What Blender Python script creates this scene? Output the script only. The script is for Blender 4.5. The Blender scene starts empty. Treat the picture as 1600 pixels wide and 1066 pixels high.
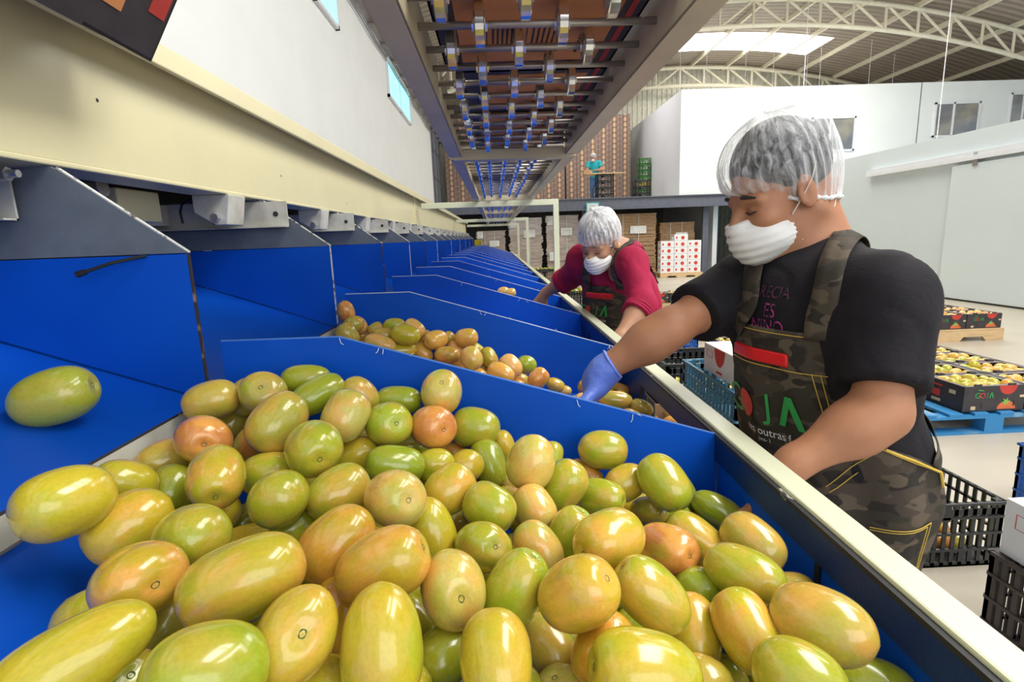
import bpy, bmesh, math, random
import numpy as np
from mathutils import Vector, Matrix, noise
from mathutils.bvhtree import BVHTree
random.seed(7)
PI = math.pi
sc = bpy.context.scene
COL = sc.collection

# ---------------------------------------------------------------- camera
F, CX, CY, CAMZ = 840.0, 800.0, 533.0, 1.33
_a = np.array([-27, 161, -F]); _a /= np.linalg.norm(_a)
_u = np.array([-160, 4417, F]); _u -= _a * (_a @ _u); _u /= np.linalg.norm(_u)
_x = np.cross(_a, _u)
MC = np.stack([_x, _a, _u], 1)          # world -> camera axes
CAM = np.array([0, 0, CAMZ])
cam = bpy.data.cameras.new('camera'); camo = bpy.data.objects.new('camera', cam); COL.objects.link(camo)
cam.sensor_width = 36; cam.lens = 36 * F / 1600; cam.clip_start = .01; cam.clip_end = 200
R3 = Matrix([list(MC[:, 0]), list(MC[:, 1]), list(MC[:, 2])])
camo.matrix_world = Matrix.Translation((0, 0, CAMZ)) @ R3.to_4x4()
sc.camera = camo

# ---------------------------------------------------------------- world, lamps, exposure
w = bpy.data.worlds.new('world'); sc.world = w; w.use_nodes = True
bg = w.node_tree.nodes['Background']; bg.inputs[0].default_value = (.86, .93, 1, 1); bg.inputs[1].default_value = 0.92
sc.view_settings.view_transform = 'Standard'; sc.view_settings.look = 'None'
sc.view_settings.exposure = 0.13; sc.view_settings.gamma = 1.0

def area(name, loc, rot, sx, sy, power, col=(1, 1, 1)):
    l = bpy.data.lights.new(name, 'AREA'); l.shape = 'RECTANGLE'; l.size = sx; l.size_y = sy; l.energy = power; l.color = col
    o = bpy.data.objects.new(name, l); o.location = loc; o.rotation_euler = rot; COL.objects.link(o); return o
area('skylight_near', (3.6, 0.6, 6.2), (0, math.radians(24), 0), 2.4, 4.5, 430, (1, .98, .94))
area('skylight_mid', (6.5, 8.5, 6.7), (0, 0, 0), 6, 5, 200, (1, .98, .94))
area('skylight_far', (7.5, 13.5, 7.0), (0, 0, 0), 6, 3, 330, (1, .98, .94))
area('fill_mezzanine', (2.6, 18.6, 6.9), (0, 0, 0), 5, 2.5, 170, (1, .98, .95))  # added fill lamp to brighten the mezzanine boxes; no skylight stands here
area('daylight_door', (2.2, -3.0, 2.6), (math.radians(68), 0, 0), 4, 2.2, 70, (1, .98, .95))

# ---------------------------------------------------------------- pixel helpers (photo pixel + a real distance -> world point)
def ray(px, py): return MC.T @ np.array([px - CX, CY - py, -F])
def atY(px, py, Y): d = ray(px, py); return Vector(CAM + d * Y / d[1])
def atZ(px, py, Z): d = ray(px, py); return Vector(CAM + d * (Z - CAMZ) / d[2])
def atX(px, py, X): d = ray(px, py); return Vector(CAM + d * X / d[0])

# ---------------------------------------------------------------- materials
def newmat(name):
    m = bpy.data.materials.new(name); m.use_nodes = True
    return m, m.node_tree, m.node_tree.nodes['Principled BSDF']
def N(nt, t, **kw):
    n = nt.nodes.new(t)
    for k, v in kw.items(): setattr(n, k, v)
    return n
def mat(name, col, rough=.5, metal=0, var=.12, scale=8, bump=0, bscale=60, spec=.5, coat=0, coord='Object', stretch=None, col2=None, thr=None):
    m, nt, b = newmat(name)
    b.inputs['Roughness'].default_value = rough; b.inputs['Metallic'].default_value = metal
    b.inputs['Specular IOR Level'].default_value = spec; b.inputs['Coat Weight'].default_value = coat
    tc = N(nt, 'ShaderNodeTexCoord'); mp = N(nt, 'ShaderNodeMapping')
    nt.links.new(tc.outputs[coord], mp.inputs[0])
    if stretch: mp.inputs['Scale'].default_value = stretch
    nz = N(nt, 'ShaderNodeTexNoise'); nz.inputs['Scale'].default_value = scale; nz.inputs['Detail'].default_value = 5
    nt.links.new(mp.outputs[0], nz.inputs['Vector'])
    cr = N(nt, 'ShaderNodeValToRGB')
    c2 = col2 or tuple(c * (1 - 2 * var) for c in col)
    cr.color_ramp.elements[0].color = (*c2, 1); cr.color_ramp.elements[1].color = (*col, 1)
    lo, hi = thr or (.3, .62)
    cr.color_ramp.elements[0].position = lo; cr.color_ramp.elements[1].position = hi
    nt.links.new(nz.outputs['Fac'], cr.inputs[0]); nt.links.new(cr.outputs[0], b.inputs['Base Color'])
    if bump:
        n2 = N(nt, 'ShaderNodeTexNoise'); n2.inputs['Scale'].default_value = bscale; n2.inputs['Detail'].default_value = 4
        nt.links.new(mp.outputs[0], n2.inputs['Vector'])
        bp = N(nt, 'ShaderNodeBump'); bp.inputs['Strength'].default_value = bump; bp.inputs['Distance'].default_value = .01
        nt.links.new(n2.outputs['Fac'], bp.inputs['Height']); nt.links.new(bp.outputs[0], b.inputs['Normal'])
    return m
def emis(name, col, s):
    m, nt, b = newmat(name); b.inputs['Base Color'].default_value = (*col, 1)
    b.inputs['Emission Color'].default_value = (*col, 1); b.inputs['Emission Strength'].default_value = s; return m

M = {}
M['blue'] = mat('blue_laminate', (.002, .085, .56), .42, var=.10, scale=3, bump=.04, bscale=25, spec=.2)
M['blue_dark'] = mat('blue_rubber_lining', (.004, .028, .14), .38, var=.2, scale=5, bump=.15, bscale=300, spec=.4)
M['panel_grey'] = mat('grey_primer', (.14, .165, .20), .6, var=.08, scale=30)
M['edge_white'] = mat('chipped_white_edge', (.75, .75, .7), .6, var=.3, scale=60, thr=(.38, .45), col2=(.15, .13, .12))
M['edge_dark'] = mat('worn_black_edge', (.03, .025, .03), .6, col2=(.35, .22, .14), thr=(.3, .42), scale=40)
M['cream'] = mat('cream_paint', (.74, .68, .42), .33, var=.03, scale=4, bump=.03, bscale=30)
M['cream_rail'] = mat('pale_cream_rail_paint', (.70, .72, .52), .35, var=.04, scale=6)
M['cream_dirty'] = mat('dusty_white_steel', (.62, .62, .56), .5, var=.1, scale=14, thr=(.25, .6), col2=(.42, .38, .32))
M['conv'] = mat('beige_conveyor_paint', (.62, .54, .37), .38, var=.06, scale=6)
M['steel'] = mat('brushed_steel', (.46, .42, .39), .42, .75, var=.15, scale=10, stretch=(1, 20, 20))
M['chrome'] = mat('bright_steel_tyre', (.8, .8, .8), .16, .95, var=.05)
M['dark'] = mat('dark_void_steel', (.03, .028, .03), .6)
M['bolt'] = mat('zinc_bolt', (.6, .6, .62), .35, .9)
M['cable'] = mat('black_cable', (.012, .012, .013), .5)
M['fray'] = mat('frayed_white_thread', (.8, .8, .78), .7)
M['wallw'] = mat('white_wall_paint', (.84, .85, .84), .7, var=.02, scale=2)
M['cold'] = mat('cold_room_panel', (.66, .73, .74), .42, var=.02, scale=1)
M['office'] = mat('office_wall_paint', (.82, .85, .84), .7, var=.02, scale=1)
M['office_side'] = mat('office_side_paint', (.80, .82, .88), .7, var=.02, scale=1)
M['floor'] = mat('polished_concrete', (.50, .45, .36), .38, var=.07, scale=1.3, bump=.03, bscale=15)
M['mezz'] = mat('grey_painted_steel', (.12, .13, .17), .5, var=.08)
M['frame_white'] = mat('white_aluminium', (.8, .82, .85), .4, var=.02)
M['truss'] = mat('cream_truss_paint', (.80, .74, .58), .5, var=.05)
M['glass'] = emis('daylit_window_glass', (.30, .85, .95), 1.0)
M['glass_dark'] = mat('office_window_glass', (.16, .18, .21), .08, var=.3, scale=1.2, col2=(.4, .36, .27), coat=.5)
M['skyl'] = emis('skylight_panel', (1, .98, .94), 6)
M['yellow'] = mat('yellow_enamel', (.85, .62, .01), .4)
M['kraft'] = mat('kraft_cardboard', (.52, .33, .18), .75, var=.12, scale=9)
M['kraft_or'] = mat('orange_kraft_bottom', (.66, .27, .09), .7, var=.12, scale=5)
M['carton'] = mat('dark_printed_cardboard', (.045, .038, .042), .55, var=.2, scale=12)
M['carton_in'] = mat('greyish_cardboard_inside', (.24, .21, .20), .8, var=.12)
M['p_green'] = mat('green_print', (.03, .36, .08), .6)
M['p_red'] = mat('red_print', (.62, .05, .035), .6, var=.15)
M['p_or'] = mat('tomato_orange_print', (.75, .16, .05), .6, var=.15)
M['p_leaf'] = mat('leaf_green_print', (.25, .45, .08), .6)
M['p_beige'] = mat('beige_print', (.66, .52, .32), .6)
M['p_white'] = mat('white_print', (.8, .8, .78), .6)
M['p_black'] = mat('black_ink', (.02, .015, .015), .6)
M['p_mag'] = mat('magenta_print', (.42, .03, .24), .6, thr=(.45, .5), col2=(.05, .01, .04), scale=90)
M['p_mag2'] = mat('faded_purple_print', (.12, .02, .08), .7, thr=(.45, .55), col2=(.02, .012, .018), scale=70)
M['wcarton'] = mat('white_cardboard', (.82, .82, .83), .6, var=.03)
M['wood'] = mat('raw_pine', (.72, .50, .27), .6, var=.12, scale=6, stretch=(1, 6, 6))
M['bluewood'] = mat('blue_painted_pallet_wood', (.03, .22, .48), .6, scale=5, thr=(.36, .46), col2=(.22, .38, .5))
M['c_black'] = mat('black_crate_plastic', (.022, .024, .026), .38, var=.1)
M['c_brown'] = mat('dusty_brown_crate_plastic', (.07, .052, .048), .5, var=.15)
M['c_blue'] = mat('blue_crate_plastic', (.012, .12, .5), .4)
M['c_teal'] = mat('teal_crate_plastic', (.06, .21, .32), .42, var=.1)
M['c_green'] = mat('green_crate_plastic', (.08, .3, .06), .5)
M['skin'] = mat('warm_brown_skin', (.42, .185, .095), .55, var=.07, scale=16, bump=.05, bscale=220)
M['skin2'] = mat('tan_skin', (.48, .24, .14), .58, var=.07, scale=16, bump=.05, bscale=200)
M['hair'] = mat('black_hair', (.018, .014, .013), .5, scale=50, bump=.4, bscale=180)
M['hair2'] = mat('greying_hair', (.16, .14, .13), .6, scale=50, bump=.4, bscale=180)
M['tshirt'] = mat('black_cotton', (.013, .0115, .015), .85, var=.12, scale=25, bump=.12, bscale=120, spec=.25)
M['redshirt'] = mat('crimson_cotton', (.36, .012, .055), .8, var=.12, scale=14, bump=.15, bscale=60, spec=.25)
M['jeans'] = mat('blue_denim', (.07, .2, .42), .8, var=.15, scale=60)
M['shoe'] = mat('dark_boot_leather', (.03, .025, .022), .5)
M['glove'] = mat('violet_blue_nitrile', (.13, .22, .72), .42, var=.1, scale=18, bump=.35, bscale=45)
M['mask'] = mat('white_mask_fabric', (.80, .79, .76), .75, var=.03, bump=.12, bscale=40)
M['zip'] = mat('bright_red_band', (.78, .01, .012), .45)
M['stitch'] = mat('yellow_stitching', (.62, .42, .06), .6)
M['teal'] = mat('teal_smock', (.01, .42, .5), .7)
M['lip'] = mat('lip', (.32, .11, .08), .5)
M['film'] = None

def camo_mat():
    m, nt, b = newmat('camouflage_cloth'); b.inputs['Roughness'].default_value = .8; b.inputs['Specular IOR Level'].default_value = .25
    tc = N(nt, 'ShaderNodeTexCoord'); mp = N(nt, 'ShaderNodeMapping'); mp.inputs['Scale'].default_value = (1, 1, 1.9)
    nt.links.new(tc.outputs['Object'], mp.inputs[0]); prev = None
    base = (.060, .047, .035)
    cols = [(.026, .022, .019), (.10, .078, .055), (.038, .034, .025)]
    last = None
    for i, (c, sca) in enumerate(zip(cols, (13, 17, 15))):
        nz = N(nt, 'ShaderNodeTexNoise', noise_dimensions='4D'); nz.inputs['Scale'].default_value = sca; nz.inputs['Detail'].default_value = 1.5; nz.inputs['W'].default_value = i * 5.3
        nt.links.new(mp.outputs[0], nz.inputs['Vector'])
        r = N(nt, 'ShaderNodeValToRGB'); r.color_ramp.elements[0].position = .535; r.color_ramp.elements[1].position = .55
        nt.links.new(nz.outputs['Fac'], r.inputs[0])
        mx = N(nt, 'ShaderNodeMixRGB'); nt.links.new(r.outputs[0], mx.inputs[0])
        if last is None: mx.inputs[1].default_value = (*base, 1)
        else: nt.links.new(last.outputs[0], mx.inputs[1])
        mx.inputs[2].default_value = (*c, 1); last = mx
    nt.links.new(last.outputs[0], b.inputs['Base Color'])
    n2 = N(nt, 'ShaderNodeTexNoise'); n2.inputs['Scale'].default_value = 22; bp = N(nt, 'ShaderNodeBump'); bp.inputs['Strength'].default_value = .35; bp.inputs['Distance'].default_value = .012
    nt.links.new(tc.outputs['Object'], n2.inputs['Vector']); nt.links.new(n2.outputs['Fac'], bp.inputs['Height']); nt.links.new(bp.outputs[0], b.inputs['Normal'])
    return m
M['camo'] = camo_mat()

def net_mat(name, lo, hi):
    m, nt, b = newmat(name); b.inputs['Base Color'].default_value = (.9, .91, .93, 1); b.inputs['Roughness'].default_value = .6
    tc = N(nt, 'ShaderNodeTexCoord'); mp = N(nt, 'ShaderNodeMapping'); mp.inputs['Scale'].default_value = (75, 9, 1)
    nt.links.new(tc.outputs['UV'], mp.inputs[0])
    nz = N(nt, 'ShaderNodeTexNoise'); nz.inputs['Scale'].default_value = 1; nz.inputs['Detail'].default_value = 6; nz.inputs['Distortion'].default_value = .8
    nt.links.new(mp.outputs[0], nz.inputs['Vector'])
    mr = N(nt, 'ShaderNodeMapRange'); mr.inputs[1].default_value = .32; mr.inputs[2].default_value = .68; mr.inputs[3].default_value = lo; mr.inputs[4].default_value = hi
    nt.links.new(nz.outputs['Fac'], mr.inputs[0])
    lw = N(nt, 'ShaderNodeLayerWeight'); lw.inputs[0].default_value = .35
    ad = N(nt, 'ShaderNodeMath', operation='MULTIPLY_ADD', use_clamp=True); nt.links.new(lw.outputs['Facing'], ad.inputs[0]); ad.inputs[1].default_value = .45; nt.links.new(mr.outputs[0], ad.inputs[2])
    nt.links.new(ad.outputs[0], b.inputs['Alpha'])
    bp = N(nt, 'ShaderNodeBump'); bp.inputs['Strength'].default_value = .5; bp.inputs['Distance'].default_value = .004
    nt.links.new(nz.outputs['Fac'], bp.inputs['Height']); nt.links.new(bp.outputs[0], b.inputs['Normal'])
    return m
M['net'] = net_mat('white_hair_net', .02, .36)
M['net2'] = net_mat('dense_white_hair_net', .15, .60)
M['hem'] = mat('white_elastic_hem', (.78, .78, .78), .7, bump=.3, bscale=120)

def tomato_mat():
    m, nt, b = newmat('tomato_skin')
    b.inputs['Roughness'].default_value = .20; b.inputs['Coat Weight'].default_value = .45; b.inputs['Coat Roughness'].default_value = .07
    b.inputs['Subsurface Weight'].default_value = .0
    oi = N(nt, 'ShaderNodeObjectInfo'); tc = N(nt, 'ShaderNodeTexCoord'); L = nt.links
    vadd = N(nt, 'ShaderNodeVectorMath', operation='ADD'); L.new(tc.outputs['Object'], vadd.inputs[0])
    cmb = N(nt, 'ShaderNodeCombineXYZ'); mul = N(nt, 'ShaderNodeMath', operation='MULTIPLY'); mul.inputs[1].default_value = 40
    L.new(oi.outputs['Random'], mul.inputs[0])
    for i in range(3): L.new(mul.outputs[0], cmb.inputs[i])
    L.new(cmb.outputs[0], vadd.inputs[1])
    nz = N(nt, 'ShaderNodeTexNoise'); nz.inputs['Scale'].default_value = 1.1; nz.inputs['Detail'].default_value = 2; L.new(vadd.outputs[0], nz.inputs['Vector'])
    r1 = N(nt, 'ShaderNodeMapRange'); r1.inputs[1].default_value = .42; r1.inputs[2].default_value = .62; L.new(nz.outputs['Fac'], r1.inputs[0])
    m1 = N(nt, 'ShaderNodeMath', operation='MULTIPLY'); L.new(r1.outputs[0], m1.inputs[0]); L.new(oi.outputs['Alpha'], m1.inputs[1])
    mx = N(nt, 'ShaderNodeMixRGB'); L.new(m1.outputs[0], mx.inputs[0]); L.new(oi.outputs['Color'], mx.inputs[1]); mx.inputs[2].default_value = (.80, .37, .08, 1)
    nz2 = N(nt, 'ShaderNodeTexNoise', noise_dimensions='4D'); nz2.inputs['Scale'].default_value = .9; nz2.inputs['W'].default_value = 3; L.new(vadd.outputs[0], nz2.inputs['Vector'])

    r2 = N(nt, 'ShaderNodeMapRange'); r2.inputs[1].default_value = .5; r2.inputs[2].default_value = .72; r2.inputs[4].default_value = .55; L.new(nz2.outputs['Fac'], r2.inputs[0])
    mx2 = N(nt, 'ShaderNodeMixRGB'); L.new(r2.outputs[0], mx2.inputs[0]); L.new(mx.outputs[0], mx2.inputs[1]); mx2.inputs[2].default_value = (.30, .42, .02, 1)
    nz3 = N(nt, 'ShaderNodeTexNoise'); nz3.inputs['Scale'].default_value = 12; nz3.inputs['Detail'].default_value = 4; L.new(vadd.outputs[0], nz3.inputs['Vector'])
    r3 = N(nt, 'ShaderNodeMapRange'); r3.inputs[1].default_value = .3; r3.inputs[2].default_value = .6; r3.inputs[3].default_value = .88; r3.inputs[4].default_value = 1; L.new(nz3.outputs['Fac'], r3.inputs[0])
    mx3 = N(nt, 'ShaderNodeMixRGB', blend_type='MULTIPLY'); mx3.inputs[0].default_value = 1; L.new(mx2.outputs[0], mx3.inputs[1]); L.new(r3.outputs[0], mx3.inputs[2])
    L.new(mx3.outputs[0], b.inputs['Base Color'])
    return m
M['tomato'] = tomato_mat()
M['rim_far'] = mat('light_divider_edge', (.55, .60, .68), .6, var=.1, scale=30)
M['rim_blue'] = mat('pale_blue_divider_edge', (.06, .18, .5), .5)
M['scar'] = mat('corky_stem_scar', (.12, .16, .045), .8, var=.3, scale=3)

# ---------------------------------------------------------------- mesh builder
def tag(o, label=None, cat=None, group=None, kind=None):
    if label: o['label'] = label
    if cat: o['category'] = cat
    if group: o['group'] = group
    if kind: o['kind'] = kind
    return o
def empty(name, loc=(0, 0, 0), rz=0):
    o = bpy.data.objects.new(name, None); o.location = loc; o.rotation_euler = (0, 0, rz); o.empty_display_size = .1; COL.objects.link(o); return o
def base_of(o):
    v = Vector((0, 0, 0))
    while o is not None: v += o.location; o = o.parent
    return v
def link(name, me, parent=None, smooth=False):
    o = bpy.data.objects.new(name, me); COL.objects.link(o)
    if parent is not None: o.parent = parent
    if smooth: me.polygons.foreach_set('use_smooth', [True] * len(me.polygons))
    return o
class MB:
    def __init__(s): s.v = []; s.f = []; s.mi = []; s.cur = 0
    def add(s, vs, fs):
        n = len(s.v); s.v += [tuple(v) for v in vs]
        for f in fs: s.f.append(tuple(i + n for i in f)); s.mi.append(s.cur)
        return s
    def mat(s, i): s.cur = i; return s
    def box(s, c, d, R=None):
        vs = []
        for z in (-.5, .5):
            for y in (-.5, .5):
                for x in (-.5, .5):
                    p = Vector((x * d[0], y * d[1], z * d[2]))
                    if R is not None: p = R @ p
                    vs.append(p + Vector(c))
        return s.add(vs, [(0, 2, 3, 1), (4, 5, 7, 6), (0, 1, 5, 4), (2, 6, 7, 3), (0, 4, 6, 2), (1, 3, 7, 5)])
    def mm(s, a, b):
        return s.box([(a[i] + b[i]) / 2 for i in range(3)], [abs(b[i] - a[i]) for i in range(3)])
    def tube(s, pts, r, n=8, cap=True):
        pts = [Vector(p) for p in pts]; rings = []; up = None
        rs = r if isinstance(r, (list, tuple)) else [r] * len(pts)
        for i, p in enumerate(pts):
            t = (pts[min(i + 1, len(pts) - 1)] - pts[max(i - 1, 0)])
            t = t.normalized() if t.length > 1e-9 else Vector((0, 0, 1))
            if up is None: up = t.orthogonal().normalized()
            up = (up - t * up.dot(t)); up = up.normalized() if up.length > 1e-6 else t.orthogonal().normalized()
            sd = t.cross(up)
            rings.append([p + (up * math.cos(2 * PI * k / n) + sd * math.sin(2 * PI * k / n)) * rs[i] for k in range(n)])
        vs = [v for rg in rings for v in rg]; fs = []
        for i in range(len(pts) - 1):
            for k in range(n):
                k2 = (k + 1) % n; fs.append((i * n + k, i * n + k2, (i + 1) * n + k2, (i + 1) * n + k))
        if cap: fs.append(tuple(reversed(range(n)))); fs.append(tuple((len(pts) - 1) * n + k for k in range(n)))
        return s.add(vs, fs)
    def prism(s, poly, axis, a, b):
        """extrude polygon (list of 2D pts) along axis 'x','y','z' from a to b"""
        def P(q, t):
            if axis == 'y': return (q[0], t, q[1])
            if axis == 'x': return (t, q[0], q[1])
            return (q[0], q[1], t)
        n = len(poly); vs = [P(q, a) for q in poly] + [P(q, b) for q in poly]
        fs = [tuple(range(n)), tuple(reversed(range(n, 2 * n)))] + [(i, i + n, (i + 1) % n + n, (i + 1) % n) for i in range(n)]
        return s.add(vs, fs)
    def disc(s, c, r, nrm, n=20, h=.0006):
        c = Vector(c); nrm = Vector(nrm).normalized()
        return s.tube([c, c + nrm * h], r, n)
    def mesh(s, name, mats, off=None):
        me = bpy.data.meshes.new(name)
        v = s.v if off is None else [(p[0] - off[0], p[1] - off[1], p[2] - off[2]) for p in s.v]
        me.from_pydata(v, [], s.f)
        for m in (mats if isinstance(mats, (list, tuple)) else [mats]): me.materials.append(m)
        me.polygons.foreach_set('material_index', s.mi)
        bm = bmesh.new(); bm.from_mesh(me); bmesh.ops.recalc_face_normals(bm, faces=bm.faces); bm.to_mesh(me); bm.free()
        return me
    def build(s, name, m, parent=None, bevel=0, smooth=False, seg=2):
        off = base_of(parent) if parent is not None else None
        o = link(name, s.mesh(name, m, off), parent, smooth)
        if bevel:
            b = o.modifiers.new('bevel', 'BEVEL'); b.width = bevel; b.segments = seg; b.limit_method = 'ANGLE'
        return o
def root_mesh(o, loc):
    """give a one-mesh thing an origin at its base"""
    loc = Vector(loc); me = o.data
    me.transform(Matrix.Translation(-loc)); o.location = loc; return o
def copy_tree(o, parent=None):
    c = o.copy(); COL.objects.link(c)
    if parent is not None: c.parent = parent
    for ch in list(o.children): copy_tree(ch, c)
    return c
_txt = {}
def text_mesh(s, size=1.0):
    """2D outline mesh of a word: verts [(x,y)], faces; centred"""
    if s in _txt: vs, fs = _txt[s]
    else:
        cu = bpy.data.curves.new('lettering', 'FONT'); cu.body = s; cu.resolution_u = 3
        o = bpy.data.objects.new('lettering', cu); COL.objects.link(o)
        dg = bpy.context.evaluated_depsgraph_get(); me = bpy.data.meshes.new_from_object(o.evaluated_get(dg))
        bm = bmesh.new(); bm.from_mesh(me); bmesh.ops.triangulate(bm, faces=bm.faces)
        bmesh.ops.remove_doubles(bm, verts=bm.verts, dist=1e-4)
        vs = [(v.co.x, v.co.y) for v in bm.verts]; bm.verts.index_update(); fs = [tuple(v.index for v in f.verts) for f in bm.faces]
        bm.free(); bpy.data.objects.remove(o); bpy.data.curves.remove(cu); bpy.data.meshes.remove(me)
        _txt[s] = (vs, fs)
    x0 = min(v[0] for v in vs); x1 = max(v[0] for v in vs); y0 = min(v[1] for v in vs); y1 = max(v[1] for v in vs)
    k = size / (y1 - y0)
    return [((x - (x0 + x1) / 2) * k, (y - (y0 + y1) / 2) * k) for x, y in vs], fs
def flat_text(mb, s, c, R, U, size, nrm, off=.0008, sx=1.0):
    vs, fs = text_mesh(s, size); c, R, U, nrm = Vector(c), Vector(R), Vector(U), Vector(nrm)
    mb.add([c + R * x * sx + U * y + nrm * off for x, y in vs], fs); return mb

# ================================================================ SETTING
def struct(name, mb, m, **k):
    o = mb.build(name, m, **k); o['kind'] = 'structure'; return o
MZ = 2.42                                    # mezzanine floor height
struct('floor', MB().mm((-2.2, -3.5, -.1), (19, 23.2, 0)), M['floor'])
b = MB().mm((-2.15, -3.5, 0), (-2, 23.2, 6.6)); struct('wall_left', b, M['wallw'])
# corrugated back wall
b = MB(); x = -2.0
while x < 19:
    b.mm((x, 23.0, 0), (x + .11, 23.05, 8.2)); b.mm((x + .11, 23.04, 0), (x + .2, 23.08, 8.2)); x += .2
struct('wall_back', b, mat('cream_corrugated_sheet', (.78, .76, .64), .5))
struct('wall_cold_room', MB().mm((7.9, 1.5, 0), (8.15, 16.9, 2.78)), M['cold'])
struct('wall_cold_room_return', MB().mm((7.9, 16.8, 0), (19, 17.0, 2.42)), M['office'])
b = MB().mm((8.15, 1.5, 2.6), (19, 16.9, 2.78)); struct('ceiling_cold_room', b, M['cold'])
struct('baseboard_cold_room', MB().mm((7.87, 1.5, 0), (7.9, 16.8, .06)), mat('dark_skirting', (.1, .1, .11), .5))
# sliding door of the cold room with its track
d = empty('door_1', (7.85, 8.3, 0)); d['kind'] = 'structure'
MB().mm((7.82, 5.6, .03), (7.88, 9.3, 2.25)).build('door_leaf', mat('cold_room_door_panel', (.70, .77, .78), .35, var=.02, scale=1), d, bevel=.01)
MB().mm((7.79, 5.4, 2.3), (7.9, 11.45, 2.37)).build('door_track', M['frame_white'], d)
MB().mm((7.80, 5.4, 2.37), (7.9, 11.45, 2.43)).build('track_cover', M['frame_white'], d)
for y in (6.2, 8.8): MB().mm((7.80, y, 2.2), (7.84, y + .08, 2.42)).build('track_roller', M['steel'], d)
# mezzanine
struct('floor_mezzanine', MB().mm((-2, 17.0, MZ - .06), (19, 23, MZ)), M['cream_dirty'])
b = MB().mm((-2, 16.9, 2.06), (7.9, 17.0, MZ)); b.mm((-2, 16.84, 2.06), (7.9, 17, 2.09)); b.mm((-2, 16.84, MZ - .03), (7.9, 17, MZ))
struct('trim_mezzanine_beam', b, M['mezz'])
b = MB()
for x in (-1.4, 2.78, 6.6): b.mm((x, 17.2, 0), (x + .18, 17.38, 2.1))
struct('trim_mezzanine_columns', b, M['mezz'])
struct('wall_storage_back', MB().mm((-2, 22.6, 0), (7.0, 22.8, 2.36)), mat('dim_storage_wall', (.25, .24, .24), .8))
struct('wall_storage_side', MB().mm((7.0, 17.4, 0), (7.15, 22.8, 2.36)), M['office_side'])
struct('wall_office', MB().mm((5.75, 17.0, MZ), (19, 17.15, 5.48)), M['office'])
struct('wall_office_side', MB().mm((5.75, 17.15, MZ), (5.9, 23, 5.48)), M['office_side'])
struct('ceiling_office', MB().mm((5.9, 17.15, 5.40), (19, 23, 5.47)), M['office'])
struct('trim_panel_joint', MB().mm((13.06, 16.985, MZ), (13.075, 17, 5.48)), M['mezz'])

def window(n, o, c, wd, ht, axis, lit, split=.5, y=None):
    e = empty('window_%d' % n, c); e['kind'] = 'structure'
    t = .05
    def bx(a0, b0, a1, b1, d0, d1):
        m = MB()
        if axis == 'y': m.mm((c[0] + a0, c[1] + d0, c[2] + b0), (c[0] + a1, c[1] + d1, c[2] + b1))
        else: m.mm((c[0] + d0, c[1] + a0, c[2] + b0), (c[0] + d1, c[1] + a1, c[2] + b1))
        return m
    s = -1 if axis == 'y' else 1
    fr = MB()
    for q in ((0, 0, wd, t), (0, ht - t, wd, ht), (0, 0, t, ht), (wd - t, 0, wd, ht), (wd * split - t / 2, 0, wd * split + t / 2, ht)):
        m = bx(*q, 0, s * .05); fr.add(m.v, m.f)
    fr.build('window_frame', M['frame_white'], e)
    bx(t, t, wd * split - t / 2, ht - t, s * .01, s * .02).build('window_pane', M['glass'] if lit else M['glass_dark'], e)
    bx(wd * split + t / 2, t, wd - t, ht - t, s * .01, s * .02).build('window_pane', M['glass'] if lit else M['glass_dark'], e)
window(1, None, (-2, 11.4, 4.15), 2.8, .76, 'x', True)
window(2, None, (-2, 6.0, 4.12), 1.9, .76, 'x', True)
for n, (x0, x1, y0, y1) in enumerate(((1265, 1337, 181, 238), (1455, 1530, 173, 215), (1572, 1625, 168, 200))):
    p = atY(x0, y1, 17); q = atY(x1, y0, 17)
    window(3 + n, None, (p.x, 17.0, p.z), q.x - p.x, 1.0, 'y', False, .42)
p = atY(1128, 362, 17); window(6, None, (7.35, 16.8, .95), .9, 1.2, 'y', True)
# dark louvred window high on the left wall by the mezzanine
e = empty('window_7', (-2, 19.0, 2.6)); e['kind'] = 'structure'
MB().mm((-2, 18.9, 2.5), (-1.95, 20.9, 5.3)).build('window_pane', mat('grey_louvre_panel', (.2, .21, .25), .4), e)
fr = MB()
for z in (2.5, 3.4, 4.3, 5.25): fr.mm((-1.96, 18.9, z), (-1.93, 20.9, z + .05))
for y in (18.9, 19.9, 20.85): fr.mm((-1.96, y, 2.5), (-1.93, y + .05, 5.3))
fr.build('window_frame', M['mezz'], e)
# cable tray and conduits on the left wall
b = MB().mm((-2, -1, 4.98), (-1.86, 22, 5.0)); b.mm((-1.87, -1, 4.98), (-1.86, 22, 5.06))
for y in range(0, 22): b.mm((-2, y, 4.9), (-1.86, y + .03, 4.98))
struct('trim_cable_tray', b, M['steel'])
b = MB()
for k, zz in enumerate((4.86, 4.80)):
    b.tube([(-1.96, -1 + i * .5, zz + .015 * math.sin(i * 1.3 + k)) for i in range(46)], .014, 6)
struct('trim_conduits', b, mat('grey_conduit', (.3, .3, .33), .4))

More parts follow.
